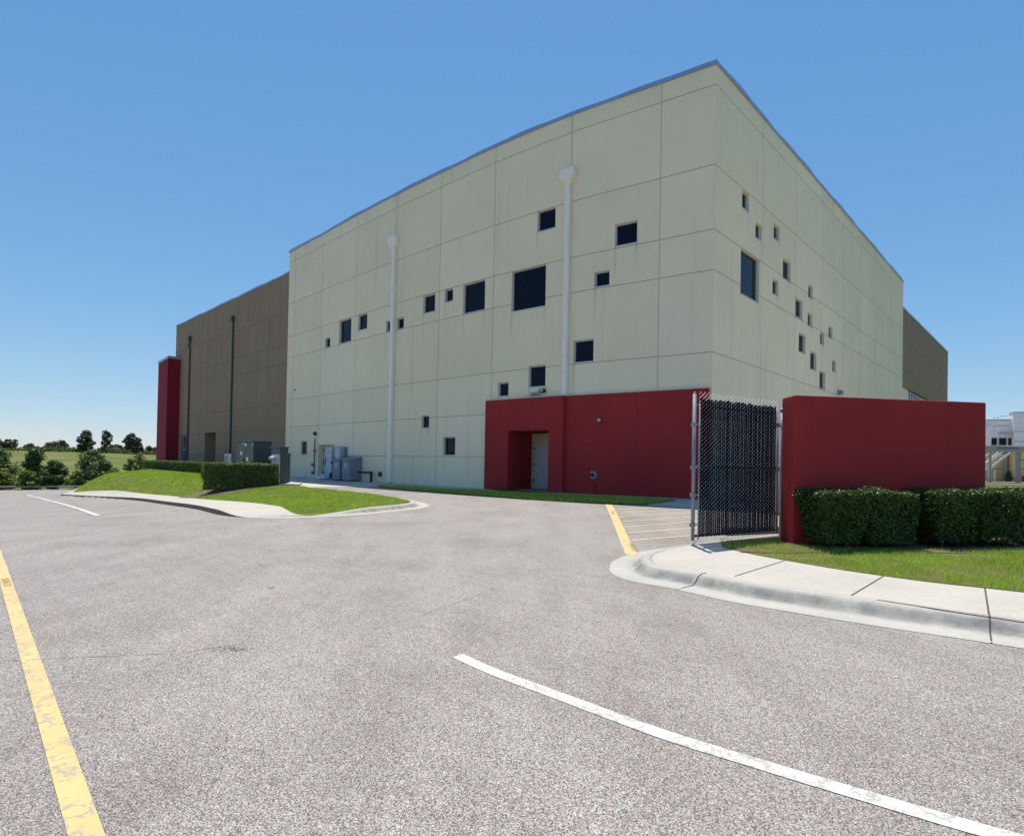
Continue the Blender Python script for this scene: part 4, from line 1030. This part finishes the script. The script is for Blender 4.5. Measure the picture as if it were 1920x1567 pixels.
blades('lawn_grass', islg, 120000, hisl, .05, .009, 'green lawn grass on the mound between the road and the hedges', avoid=avoidL, dens=densL)
blades('grass_strip_blades', stripg, 14000, lambda x, y: T(x, y)+.045, .09, .010, 'narrow strip of grass along the foot of the red base')

# ------------------------------------------------------------------ utility boxes left
def ubox(name, o, ax, lx, ly, h, label, cat, mat='green', lid=.05, group=None, stickers=(), z0=.36):
    ax = Vector(ax).normalized(); ay = Vector((-ax.y, ax.x)); root = thing(name, (o[0], o[1], z0), label, cat, group)
    mb = MB(); mb.obox((o[0], o[1], z0), ax, ay, (0, 0, 0), (lx, ly, h-.06)); mb.build('body', mat, root, bevel=.012)
    mb = MB(); mb.obox((o[0], o[1], z0), ax, ay, (-lid, -lid, h-.06), (lx+lid, ly+lid, h)); mb.build('lid', mat, root, bevel=.01)
    return root, ax, ay
# frame axes: tan wall direction (-.72,.69) and its normal
axA = Vector((.70, -.71)); 
rA, ax, ay = ubox('transformer_cabinet', (-13.2, 29.5), (.69, .72), .95, 2.19, 2.15, 'tall dark green transformer cabinet behind the short thick hedge', 'cabinet')
def stick(root, o, ax, ay, u, z, w_, h, mat='sticker', z0=.36):
    mb = MB(); mb.obox((o[0], o[1], z0), ax, ay, (-.010, u, z), (-.002, u+w_, z+h)); mb.build('warning_label', mat, root)
for u, z, w_, h in ((.88, 1.86, .20, .16), (1.42, 1.42, .24, .18), (.62, 1.10, .26, .20), (.05, 1.88, .10, .14), (1.22, 1.98, .20, .06)): stick(rA, (-13.2, 29.5), ax, ay, u, z, w_, h, 'sticker' if w_ > .1 else 'ltgrey')
mb = MB(); mb.obox((-13.2, 29.5, .36), ax, ay, (-.006, 1.08, .1), (-.001, 1.10, 2.05)); mb.build('door_seam', 'black', rA)
mb = MB(); mb.obox((-13.2, 29.5, .36), ax, ay, (-.05, 1.14, 1.0), (-.002, 1.20, 1.2)); mb.build('handle', 'black', rA)
rB, ax, ay = ubox('switchgear_cabinet', (-11.3, 28.15), (.69, .72), .42, 1.0, 1.80, 'dark green switchgear cabinet at the right end of the short hedge', 'cabinet', z0=.40)
rC, ax, ay = ubox('junction_cabinet', (-11.75, 29.4), (.69, .72), .50, .8, 1.55, 'smaller dark green box tucked behind the switchgear cabinet', 'cabinet', lid=.02)
# meter on a pedestal in front
mt = thing('meter_pedestal', (-11.4, 27.75, .3), 'small grey electric meter box between the hedge and the green cabinet', 'meter')
mb = MB(); mb.obox((-11.62, 27.95, .3), (.9, -.43), (.43, .9), (0, 0, 0), (.36, .2, 1.50)); mb.build('meter_box', 'alum', mt, bevel=.01)
mb = MB(); c_ = Vector((-11.53, 27.86, 1.62)); mb.tube([c_, c_+Vector((-.08, -.16, 0))], [.11, .09], 14); mb.build('meter_dial', 'ltgrey', mt)
for i, (x, y, mt_, lb) in enumerate([(-17.42, 35.0, 'stone', 'pale beige utility pedestal rising behind the hedge near the tan wall'), (-17.12, 34.8, 'ltgrey', 'light grey utility pedestal just right of the beige one behind the hedge')]):
    root = thing('utility_pedestal', (x, y, .39), lb, 'pedestal', 'utility pedestals behind the hedge')
    mb = MB(); mb.obox((x, y, .39), (.8, -.6), (.6, .8), (0, 0, 0), (.10+.08*i, .14, 1.30)); mb.build('body', mt_, root, bevel=.01)
    mb = MB(); mb.obox((x, y, .39), (.8, -.6), (.6, .8), (-.01, -.01, 1.30), (.11+.08*i, .15, 1.44)); mb.build('cap', mt_, root, bevel=.03)
# slab under the cabinets
q_ = [(-12.2, 28.9), (-11.45, 27.62), (-10.25, 27.98), (-10.7, 29.6)]; mb = MB(); mb.prism([(x, y, .1) for x, y in q_], [(x, y, .40) for x, y in q_])
tag(mb.build('concrete_slab', 'walk', org=(-11, 29, .1)), 'raised concrete slab under the green cabinets at the lawn edge', 'slab')

# grey cabinets by the service door
def gcab(s0, label):
    root = thing('utility_cabinet', tuple(FL.at(s0, .40, .4)), label, 'cabinet', 'grey cabinets beside the service door')
    mb = MB(); fbox(mb, FL, s0, s0+.84, .44, 1.66, .06, .80); mb.build('body', 'grey', root, bevel=.012)
    mb = MB(); A = [FL.at(s0-.04, 1.58, .92), FL.at(s0+.88, 1.58, .92), FL.at(s0+.88, 1.66, .05), FL.at(s0-.04, 1.66, .05)]
    B = [FL.at(s0-.04, 1.62, .92), FL.at(s0+.88, 1.62, .92), FL.at(s0+.88, 1.84, .05), FL.at(s0-.04, 1.84, .05)]; mb.prism(A, B); mb.build('lid', 'grey', root, bevel=.008)
    mb = MB(); fbox(mb, FL, s0+.34, s0+.48, 1.22, 1.44, .802, .812); fbox(mb, FL, s0+.37, s0+.45, 1.08, 1.15, .802, .812); mb.split('notice_plate', 'sticker', root)
    mb = MB(); fbox(mb, FL, s0+.05, s0+.79, .40, .44, .10, .76); mb.build('plinth', 'black', root)
gcab(8.35, 'grey slope-topped cabinet nearest the service door'); gcab(9.45, 'grey slope-topped cabinet farther from the service door, beside the low black pipe')
root = thing('panel_box', tuple(FL.at(7.9, 1.9, .1)), 'grey electrical panel box mounted above the sloping cabinets', 'panel box')
mb = MB(); fbox(mb, FL, 7.25, 8.62, 1.80, 2.40, .01, .26); mb.build('body', 'grey', root, bevel=.01)
mb = MB(); fbox(mb, FL, 7.62, 8.22, 1.72, 2.34, .262, .285); mb.build('panel_door', 'ltgrey', root)
root = thing('tall_cabinet', tuple(FL.at(6.7, .4, .1)), 'tall pale grey locker cabinet covering the right side of the service door', 'cabinet')
mb = MB(); fbox(mb, FL, 6.42, 7.18, .42, 2.38, .01, .30); mb.build('body', 'ltgrey', root, bevel=.008)
mb = MB(); fbox(mb, FL, 6.45, 6.48, 1.25, 1.75, .302, .33); fbox(mb, FL, 6.85, 6.92, 2.05, 2.12, .302, .32); mb.split('handle', 'black', root)
root = thing('standpipe', tuple(FL.at(7.9, .4, .5)), 'black standpipe with a valve left of the grey cabinets', 'pipe')
mb = MB(); mb.tube([FL.at(8.0, .40, .55), FL.at(8.0, 1.45, .55)], .07, 10); mb.build('pipe', 'black', root)
mb = MB(); mb.tube([FL.at(7.7, 1.45, .55), FL.at(8.15, 1.45, .55)], .08, 10); mb.tube([FL.at(7.55, .78, .55), FL.at(8.0, .78, .55)], .05, 8); mb.tube([FL.at(7.6, .5, .55), FL.at(7.6, .8, .55)], .07, 8); mb.split('valve', 'black', root)
def bag(s, o, lx, ly, h, label, seed):
    r = random.Random(seed); bm = bmesh.new(); bmesh.ops.create_icosphere(bm, subdivisions=3, radius=1)
    c_ = FL.at(s, .41, o); t_ = FL.tan(s)
    for v_ in bm.verts:
        k = 1+.16*sin(v_.co.x*7+seed)*sin(v_.co.y*6)+r.uniform(-.05, .05); x, y, z = v_.co*k; z = max(z, -.15)
        z *= (1.0 if x < .1 else .55); v_.co = Vector((c_.x+t_.x*x*lx+t_.y*y*ly, c_.y+t_.y*x*lx-t_.x*y*ly, c_.z+(z+.15)*h))
    me = bpy.data.meshes.new('sand_bag'); bm.to_mesh(me); bm.free()
    tag(link('sand_bag', me, 'bag', org=tuple(c_)), label, 'bag', 'white bags on the concrete by the service door')
bag(3.55, .45, .50, .22, .20, 'white bag lying under the small window left of the service door', 1); bag(5.9, .25, .48, .22, .16, 'flat white bag on the service door threshold', 2); bag(6.75, .6, .42, .25, .26, 'bulging white bag at the foot of the tall pale cabinet', 4)
mb = MB(); fbox(mb, FL, 21.75, 24.3, .415, .43, .36, 1.15, n=3); tag(mb.build('door_mat', 'black', org=tuple(FL.at(23, .41, .7))), 'black door mat on the concrete before the red recessed entrance', 'mat')

# ------------------------------------------------------------------ guardrail
gr = thing('guardrail', (-70, 86, -3), 'long low metal guardrail along the outer bend of the road', 'guardrail')
RP = catmull([(x, y, 0) for x, y in RAILP], 6); mb = MB()
prof = [(.00, .32), (.05, .36), (.05, .41), (.0, .45), (.05, .49), (.05, .54), (.0, .58)]
for i in range(len(RP)-1):
    sec = []
    for p, q in ((RP[i], RP[max(i-1, 0)]), (RP[i+1], RP[i])):
        t = (RP[i+1]-RP[i]).normalized(); nn = Vector((t.y, -t.x, 0)); sec.append([(p.x+nn.x*o, p.y+nn.y*o, T(p.x, p.y)+z) for o, z in prof])
    for j in range(len(prof)-1): mb.quad([sec[0][j], sec[1][j], sec[1][j+1], sec[0][j+1]])
mb.build('rail', 'galv', gr)
for i in range(0, len(RP), 2):
    p = RP[i]; m2 = MB(); z = T(p.x, p.y); m2.box((p.x-.08, p.y+.02, z-.3), (p.x+.08, p.y+.2, z+.56)); m2.build('post', 'wood', gr)

# ------------------------------------------------------------------ trees and shrubs beyond the road
def clump_tree(name, loc, h, wd, label, mat, n=1400, size=.3, trunk=.1, shape='round', group=None, cat='tree', base=.12, seed=0, ncl=16):
    root = thing(name, loc, label, cat, group); r = np.random.default_rng(seed+11)
    hs_ = h*(1-base); cl = []
    for i in range(ncl):
        f = (i+.5)/ncl
        if shape == 'cone': rr = wd*.5*(1-f*.85)*.75
        elif shape == 'flat': rr = wd*.5*(.35+.65*sin(pi*min(1, f*1.05)))*.8
        else: rr = wd*.5*sqrt(max(.05, 1-(2*f-.85)**2*.85))*.8
        a_ = r.uniform(0, 2*pi); q = rr*r.uniform(.35, 1)
        cl.append((q*cos(a_), q*sin(a_), h*base+hs_*f*.93, wd*r.uniform(.14, .25)))
    cl = np.array(cl); k = r.integers(0, ncl, n); d = r.normal(size=(n, 3)); d /= np.linalg.norm(d, axis=1, keepdims=True)
    rad = cl[k, 3:4]*r.uniform(.55, 1.08, (n, 1)); P = cl[k, :3]+d*rad*np.array([1, 1, .72])
    P[:, 2] = np.maximum(P[:, 2], h*base*.6)
    global rng; sv = rng; rng = r
    me = leafmesh('crown', P+np.array(loc), d+r.normal(0, .6, d.shape)+np.array([0, 0, .3]), r.uniform(.6, 1.3, n)*size, .65); rng = sv
    link('crown', me, mat, root)
    mb = MB(); mb.tube([(loc[0], loc[1], loc[2]-.3), (loc[0]+wd*.02, loc[1], loc[2]+h*.5), (loc[0], loc[1], loc[2]+h*.9)], [trunk, trunk*.7, trunk*.2], 7)
    for i in range(0, ncl, 2): mb.tube([(loc[0], loc[1], loc[2]+max(.1, cl[i, 2]-h*.12)), tuple(cl[i, :3]+np.array(loc))], [trunk*.4, trunk*.12], 4)
    mb.build('trunk', 'bark', root); return root
def tr(x, y): return (x, y, T(x, y))
FG = [(-80.5, 90, 6.1, 6.0, 'treeA', 'round', 'dark bushy tree cut by the left edge, beyond the guardrail'),
      (-74.2, 90, 6.2, 4.2, 'treeA', 'cone', 'upright leafy young tree behind the guardrail, second from left'),
      (-69.6, 88, 4.3, 3.4, 'treeA', 'round', 'small leafy tree low beside the biggest round one'),
      (-67.0, 92, 6.1, 5.6, 'treeA', 'round', 'biggest round leafy tree beyond the guardrail'),
      (-62.4, 88, 4.4, 4.0, 'treeA', 'round', 'small tree at the right end of the group beyond the guardrail'),
      (-71.8, 86, 2.7, 2.6, 'treeB', 'round', 'low yellow green bush under the small leafy tree'),
      (-76.6, 87, 2.9, 3.0, 'treeB', 'round', 'pale yellow green bush between the two left trees')]
for i, (x, y, h, wd, mt_, shp, lb) in enumerate(FG):
    clump_tree('young_tree' if h > 4 else 'bush', tr(x, y), h, wd, lb, mt_, n=5200, size=.34, shape=shp, seed=i+1, base=.04, group='trees and bushes beyond the guardrail', cat='tree' if h > 4 else 'bush', ncl=26)
for i, (x, y, h, wd, lb) in enumerate([(-49.5, 75, 1.7, 1.5, 'small olive bush left of the long low hedge'), (-47.6, 74, 2.3, 2.0, 'taller olive bush against the end of the long low hedge')]):
    clump_tree('bush', (x, y, -.3), h, wd, lb, 'treeA', n=900, size=.2, seed=i+30, base=.02, group='olive bushes at the edge of the mound', cat='bush')
# roadside hedge row behind the rail
root = thing('roadside_hedge', (-66, 88, -3.5), 'ragged green hedge row right behind the guardrail', 'hedge')
P_ = []; HP = catmull([(-96, 71, 0), (-86, 79.5, 0), (-77, 85.5, 0), (-68, 88.6, 0), (-60, 90.3, 0), (-54, 91.3, 0)], 20)
for i in range(9000):
    q = random.choice(HP); x = q.x+random.uniform(-.6, .6); y = q.y+random.uniform(-.5, .5); top = 1.5+.25*sin(x*3.1)+.2*sin(x*1.3); P_.append((x, y, T(x, y)+random.uniform(.1, 1)**.6*top))
P_ = np.array(P_); link('foliage', leafmesh('foliage', P_, rng.normal(size=P_.shape)+np.array([0, 0, .5]), rng.uniform(.2, .4, len(P_)), .6), 'treeB', root)
# pines on the crest
PN = [(-184.5, 250, 9.3, 6.8, 'round', 'dense dark pine standing alone at the left of the four tall pines', 2600),
      (-175.5, 250, 9.7, 5.0, 'flat', 'tall thin see-through pine, tallest on the hill crest', 900),
      (-173.8, 262, 7.8, 5.2, 'flat', 'shorter sparse pine between two taller ones', 900),
      (-160.7, 245, 8.9, 6.4, 'round', 'broad dark pine nearest the red tower', 2200)]
for i, (x, y, h, wd, shp, lb, n) in enumerate(PN):
    clump_tree('pine_tree', tr(x, y), h, wd, lb, 'treeC', n=n, size=.75, trunk=.28, shape=shp, seed=i+50, base=.12 if shp == 'round' else .35, group='tall pines on the hill crest', ncl=22)
# palm
root = thing('palm_tree', tr(-223.7, 260), 'small palm with a round head on the far left skyline', 'tree')
bx_, by_, bz_ = tr(-223.7, 260); mb = MB(); mb.tube([(bx_, by_, bz_), (bx_, by_, bz_+3.6)], [.3, .22], 8); mb.build('trunk', 'bark', root)
mb = MB()
for k in range(46):
    a_ = random.uniform(0, 2*pi); e0 = random.uniform(-.5, 1.3); d = Vector((cos(a_)*cos(e0), sin(a_)*cos(e0), sin(e0))); c_ = Vector((bx_, by_, bz_+3.8)); s_ = d.cross(Vector((0, 0, 1))).normalized()*.22
    mb.quad([c_, c_+d*1.2+s_, c_+d*1.9-Vector((0, 0, .35)), c_+d*1.2-s_])
mb.build('fronds', 'treeC', root)
# distant tree line as individual bushy trees
protos = []
r_ = random.Random(5)
xs_ = list(np.arange(-262, -190, 3.4))+list(np.arange(-190, -138, 2.8))
pro = clump_tree('distant_tree', (0, 0, 0), 4.2, 5.2, 'dark bushy tree in the distant line along the hill crest', 'treeC', n=1100, size=.8, trunk=.15, seed=90, base=.02, group='bushy trees along the distant hill crest')
for i, x in enumerate(xs_):
    if -202 < x < -190: continue
    y = 262+r_.uniform(-8, 14)
    if i == 0: o = pro
    else:
        o = pro.copy(); C.objects.link(o)
        for ch in [c for c in pro.children]: c2 = ch.copy(); C.objects.link(c2); c2.parent = o
    k = r_.uniform(.55, 1.1)*(1.2 if x < -205 else .8); o.location = (x, y, T(x, y)-.1); o.scale = (k*r_.uniform(.9, 1.3), k, k); o.rotation_euler = (0, 0, r_.uniform(0, 6))
SP = []
for i in range(9000):
    x = r_.uniform(-275, -135); tp = 1.3+.7*sin(x*.21)+.5*sin(x*.57+1); SP.append((x, 252+r_.uniform(-6, 10), 0)); q = SP[-1]; SP[-1] = (q[0], q[1], T(q[0], q[1])+r_.random()**.8*max(.5, tp))
SP = np.array(SP); tag(link('distant_scrub', leafmesh('distant_scrub', SP, rng.normal(size=SP.shape)+np.array([0, 0, .6]), rng.uniform(.5, 1.1, len(SP)), .7), 'treeB2'), 'low band of scrub along the foot of the distant tree line', 'scrub', kind='stuff')
# poles and far houses
x, y, z = tr(-227.8, 262); mb = MB(); mb.tube([(x, y, z), (x, y, z+5.2)], .12, 6); tag(mb.build('utility_pole', 'bark', org=(x, y, z)), 'thin bare pole left of the palm on the skyline', 'pole')
x, y, z = tr(-126, 150); mb = MB(); mb.box((x-.15, y-.15, z), (x+.15, y+.15, z+3.2)); mb.tube([(x, y, z+3.2), (x, y, z+3.6)], [.2, .1], 6); tag(mb.build('marker_post', 'black', org=(x, y, z)), 'black post in the field behind the upright young tree', 'post')
def house(x, y, wd, h, label, wallm, roofm):
    z = T(x, y); root = thing('far_house', (x, y, z), label, 'house'); mb = MB(); mb.box((x-wd/2, y-4, z-1), (x+wd/2, y+4, z+h*.55)); mb.build('wall', wallm, root)
    mb = MB(); mb.prism([(x-wd/2-.5, y-4.5, z+h*.55), (x+wd/2+.5, y-4.5, z+h*.55), (x+wd/2+.5, y+4.5, z+h*.55), (x-wd/2-.5, y+4.5, z+h*.55)], [(x-wd/4, y-.1, z+h), (x+wd/4, y-.1, z+h), (x+wd/4, y+.1, z+h), (x-wd/4, y+.1, z+h)]); mb.build('roof', roofm, root)
    mb = MB(); mb.box((x-wd*.3, y-4.04, z+.9), (x-wd*.15, y-3.99, z+2)); mb.build('window', 'glass', root)
house(-168.5, 285, 12, 4.8, 'low house with brown hipped roof next to the red tower', 'stone', 'roof'); house(-232, 300, 11, 3.6, 'pale blue grey house in the gap of the distant tree line', 'farblue', 'farblue')

# ------------------------------------------------------------------ far right building, canopy, stairs
FB = thing('white_building', (66, 78, .39), 'far white two storey building with yellow ground floor, right of the red wall', 'building')
fa = radians(25)
def W_(x, y, z): dx = (x-65.66)*.786; dy = y-76; return (65.66+cos(fa)*dx+sin(fa)*dy, 76-sin(fa)*dx+cos(fa)*dy, z)
def rb(mb, a, b_, mi=0):
    x0, y0, z0 = a; x1, y1, z1 = b_
    mb.prism([W_(x0, y0, z0), W_(x1, y0, z0), W_(x1, y1, z0), W_(x0, y1, z0)], [W_(x0, y0, z1), W_(x1, y0, z1), W_(x1, y1, z1), W_(x0, y1, z1)], mi)
mb = MB(); rb(mb, (46, 76, 4.9), (65.66, 86, 8.55)); mb.build('upper_wall', 'whitewall', FB)
mb = MB(); rb(mb, (65.66, 75.4, 4.7), (84, 76.8, 9.45)); mb.build('upper_wall', 'whitewall', FB)
mb = MB(); rb(mb, (46, 77.4, .2), (65.66, 86, 4.9)); mb.build('lower_wall', 'yellowwall', FB)
mb = MB(); rb(mb, (65.66, 75.6, .2), (84, 86, 4.7)); mb.build('lower_wall', 'yellowwall', FB)
mb = MB(); rb(mb, (45.9, 75.9, 8.55), (65.6, 86, 8.68)); mb.build('coping', 'coping', FB)
mb = MB(); rb(mb, (65.6, 75.3, 9.45), (84.1, 76.9, 9.58)); mb.build('coping', 'coping', FB)
mb = MB(); rb(mb, (62.0, 75.8, 4.9), (62.9, 75.99, 7.8)); mb.build('pilaster', 'whitewall', FB)
for a, b_ in ((61.0, 62.35), (62.7, 63.75), (63.98, 65.0), (65.2, 65.64)):
    mb = MB(); rb(mb, (a-.06, 75.93, 5.2), (b_, 75.99, 6.25)); w_ = mb.build('window', 'white', FB)
    mb = MB(); rb(mb, (a, 75.90, 5.26), (b_-.06, 75.925, 6.19)); mb.build('pane', 'glass', w_)
mb = MB(); rb(mb, (63.9, 75.2, 6.72), (65.64, 75.99, 6.80)); mb.build('sunshade', 'soffit', FB)
mb = MB(); rb(mb, (63.3, 75.94, 7.75), (65.4, 75.99, 7.85)); mb.build('light_strip', 'doorframe', FB)
mb = MB()
for z in (2.1, 3.3): rb(mb, (66, 75.57, z), (84, 75.598, z+.05)); rb(mb, (50, 77.37, z), (65.6, 77.398, z+.05))
for z in (5.7, 7.0): rb(mb, (65.7, 75.37, z), (84, 75.398, z+.04))
mb.build('wall_joint', 'tanjoint', FB)
CN = thing('canopy_walkway', (65, 70, .39), 'grey steel covered walkway on round posts before the white building', 'canopy')
mb = MB(); mb.box((54.8, 68.4, 4.12), (82, 68.9, 4.76)); mb.box((54.8, 68.9, 4.3), (82, 72, 4.5)); mb.build('roof', 'soffit', CN)
mb = MB(); mb.box((57.4, 68.36, 4.48), (60.0, 68.39, 4.56)); mb.build('beam_shadow_strip', 'black', CN)  # black strip on the beam front paints in a shadow gap
for x, y in ((56.75, 68.6), (59.9, 68.6), (60.6, 69.0), (62.6, 71.6), (64.6, 71.6)):
    mb = MB(); mb.tube([(x, y, .3), (x, y, 4.13)], .13, 10); mb.build('post', 'soffit', CN)
cx_, cy_, _ = W_(65.25, 76.9, 0); mb = MB(); mb.tube([(cx_, cy_, .3), (cx_, cy_, 4.88)], .22, 10); tag(mb.build('round_column', 'soffit', org=(cx_, cy_, .39)), 'thick grey round column at the inner corner of the white building', 'column')
ST = thing('outdoor_stair', (61, 74, .39), 'white steel outdoor stair climbing right behind the canopy posts', 'stairs')
mb = MB()
for k in range(11):
    x = 60.6+k*.23; z = 2.0+k*.19; mb.box((x, 73.3, z), (x+.27, 75.0, z+.05))
mb.box((59.2, 73.3, 1.9), (60.7, 75.0, 2.0))
mb.build('flight', 'white', ST)
for y in (73.2, 75.05):
    mb = MB(); mb.prism([(60.4, y, 1.75), (63.2, y, 4.0), (63.2, y+.08, 4.0), (60.4, y+.08, 1.75)], [(60.4, y, 2.1), (63.2, y, 4.35), (63.2, y+.08, 4.35), (60.4, y+.08, 2.1)]); mb.build('stringer', 'white', ST)
    mb = MB(); mb.tube([(59.2, y, 2.9), (60.4, y, 2.9), (62.2, y, 4.3)], .05, 6)
    for k in range(6): mb.tube([(60.4+k*.335, y, 2.0+k*.272), (60.4+k*.335, y, 2.9+k*.272)], .02, 5)
    mb.build('handrail', 'white', ST)
for x, y in ((60.5, 73.3), (61.2, 73.3), (59.3, 73.3)):
    mb = MB(); mb.box((x-.07, y-.07, .3), (x+.07, y+.07, 2.0)); mb.build('post', 'white', ST)
mb = MB(); pts = [(60.8+i*.50, 73.0+i*.27, 8.55+i*.085-.10*sin(pi*((i % 4)/4))) for i in range(10)]; mb.tube(pts, .015, 4)
for p in pts[::2]: mb.tube([p, (p[0], p[1], p[2]-.12)], .035, 5)
tag(mb.build('string_lights', 'dsb', org=(63, 73, .4)), 'string of small dark bulbs hung above the white building roof', 'string lights')
x, y = 60.0, 67.5; mb = MB(); mb.tube([(x, y, .2), (x, y, .95)], .13, 10); tag(mb.build('bollard', 'black', org=(x, y, .3)), 'short dark bollard on the pale paving before the stair', 'bollard')
clump_tree('bush', (65.0, 75.6, .35), 1.5, 1.3, 'small round green bush beside the thick grey column', 'leaf2', n=700, size=.15, seed=77, base=.02, cat='bush')
mb = MB(); mb.box((65.15, 73.4, .35), (65.7, 73.9, 1.3)); tag(mb.build('red_bin', 'red', org=(65.4, 73.6, .35)), 'small red bin by the yellow wall at the right picture edge', 'bin')
hq = lambda x, y: .405
for poly in ([(44, 68), (80, 66), (80, 75.4), (44, 79.9)], [(38, 46.0), (80, 48.8), (80, 50.4), (38, 47.2)]):
    struct(sheet('path', poly, lambda x, y: .47, 'walk', 6, .05, 'walk'))
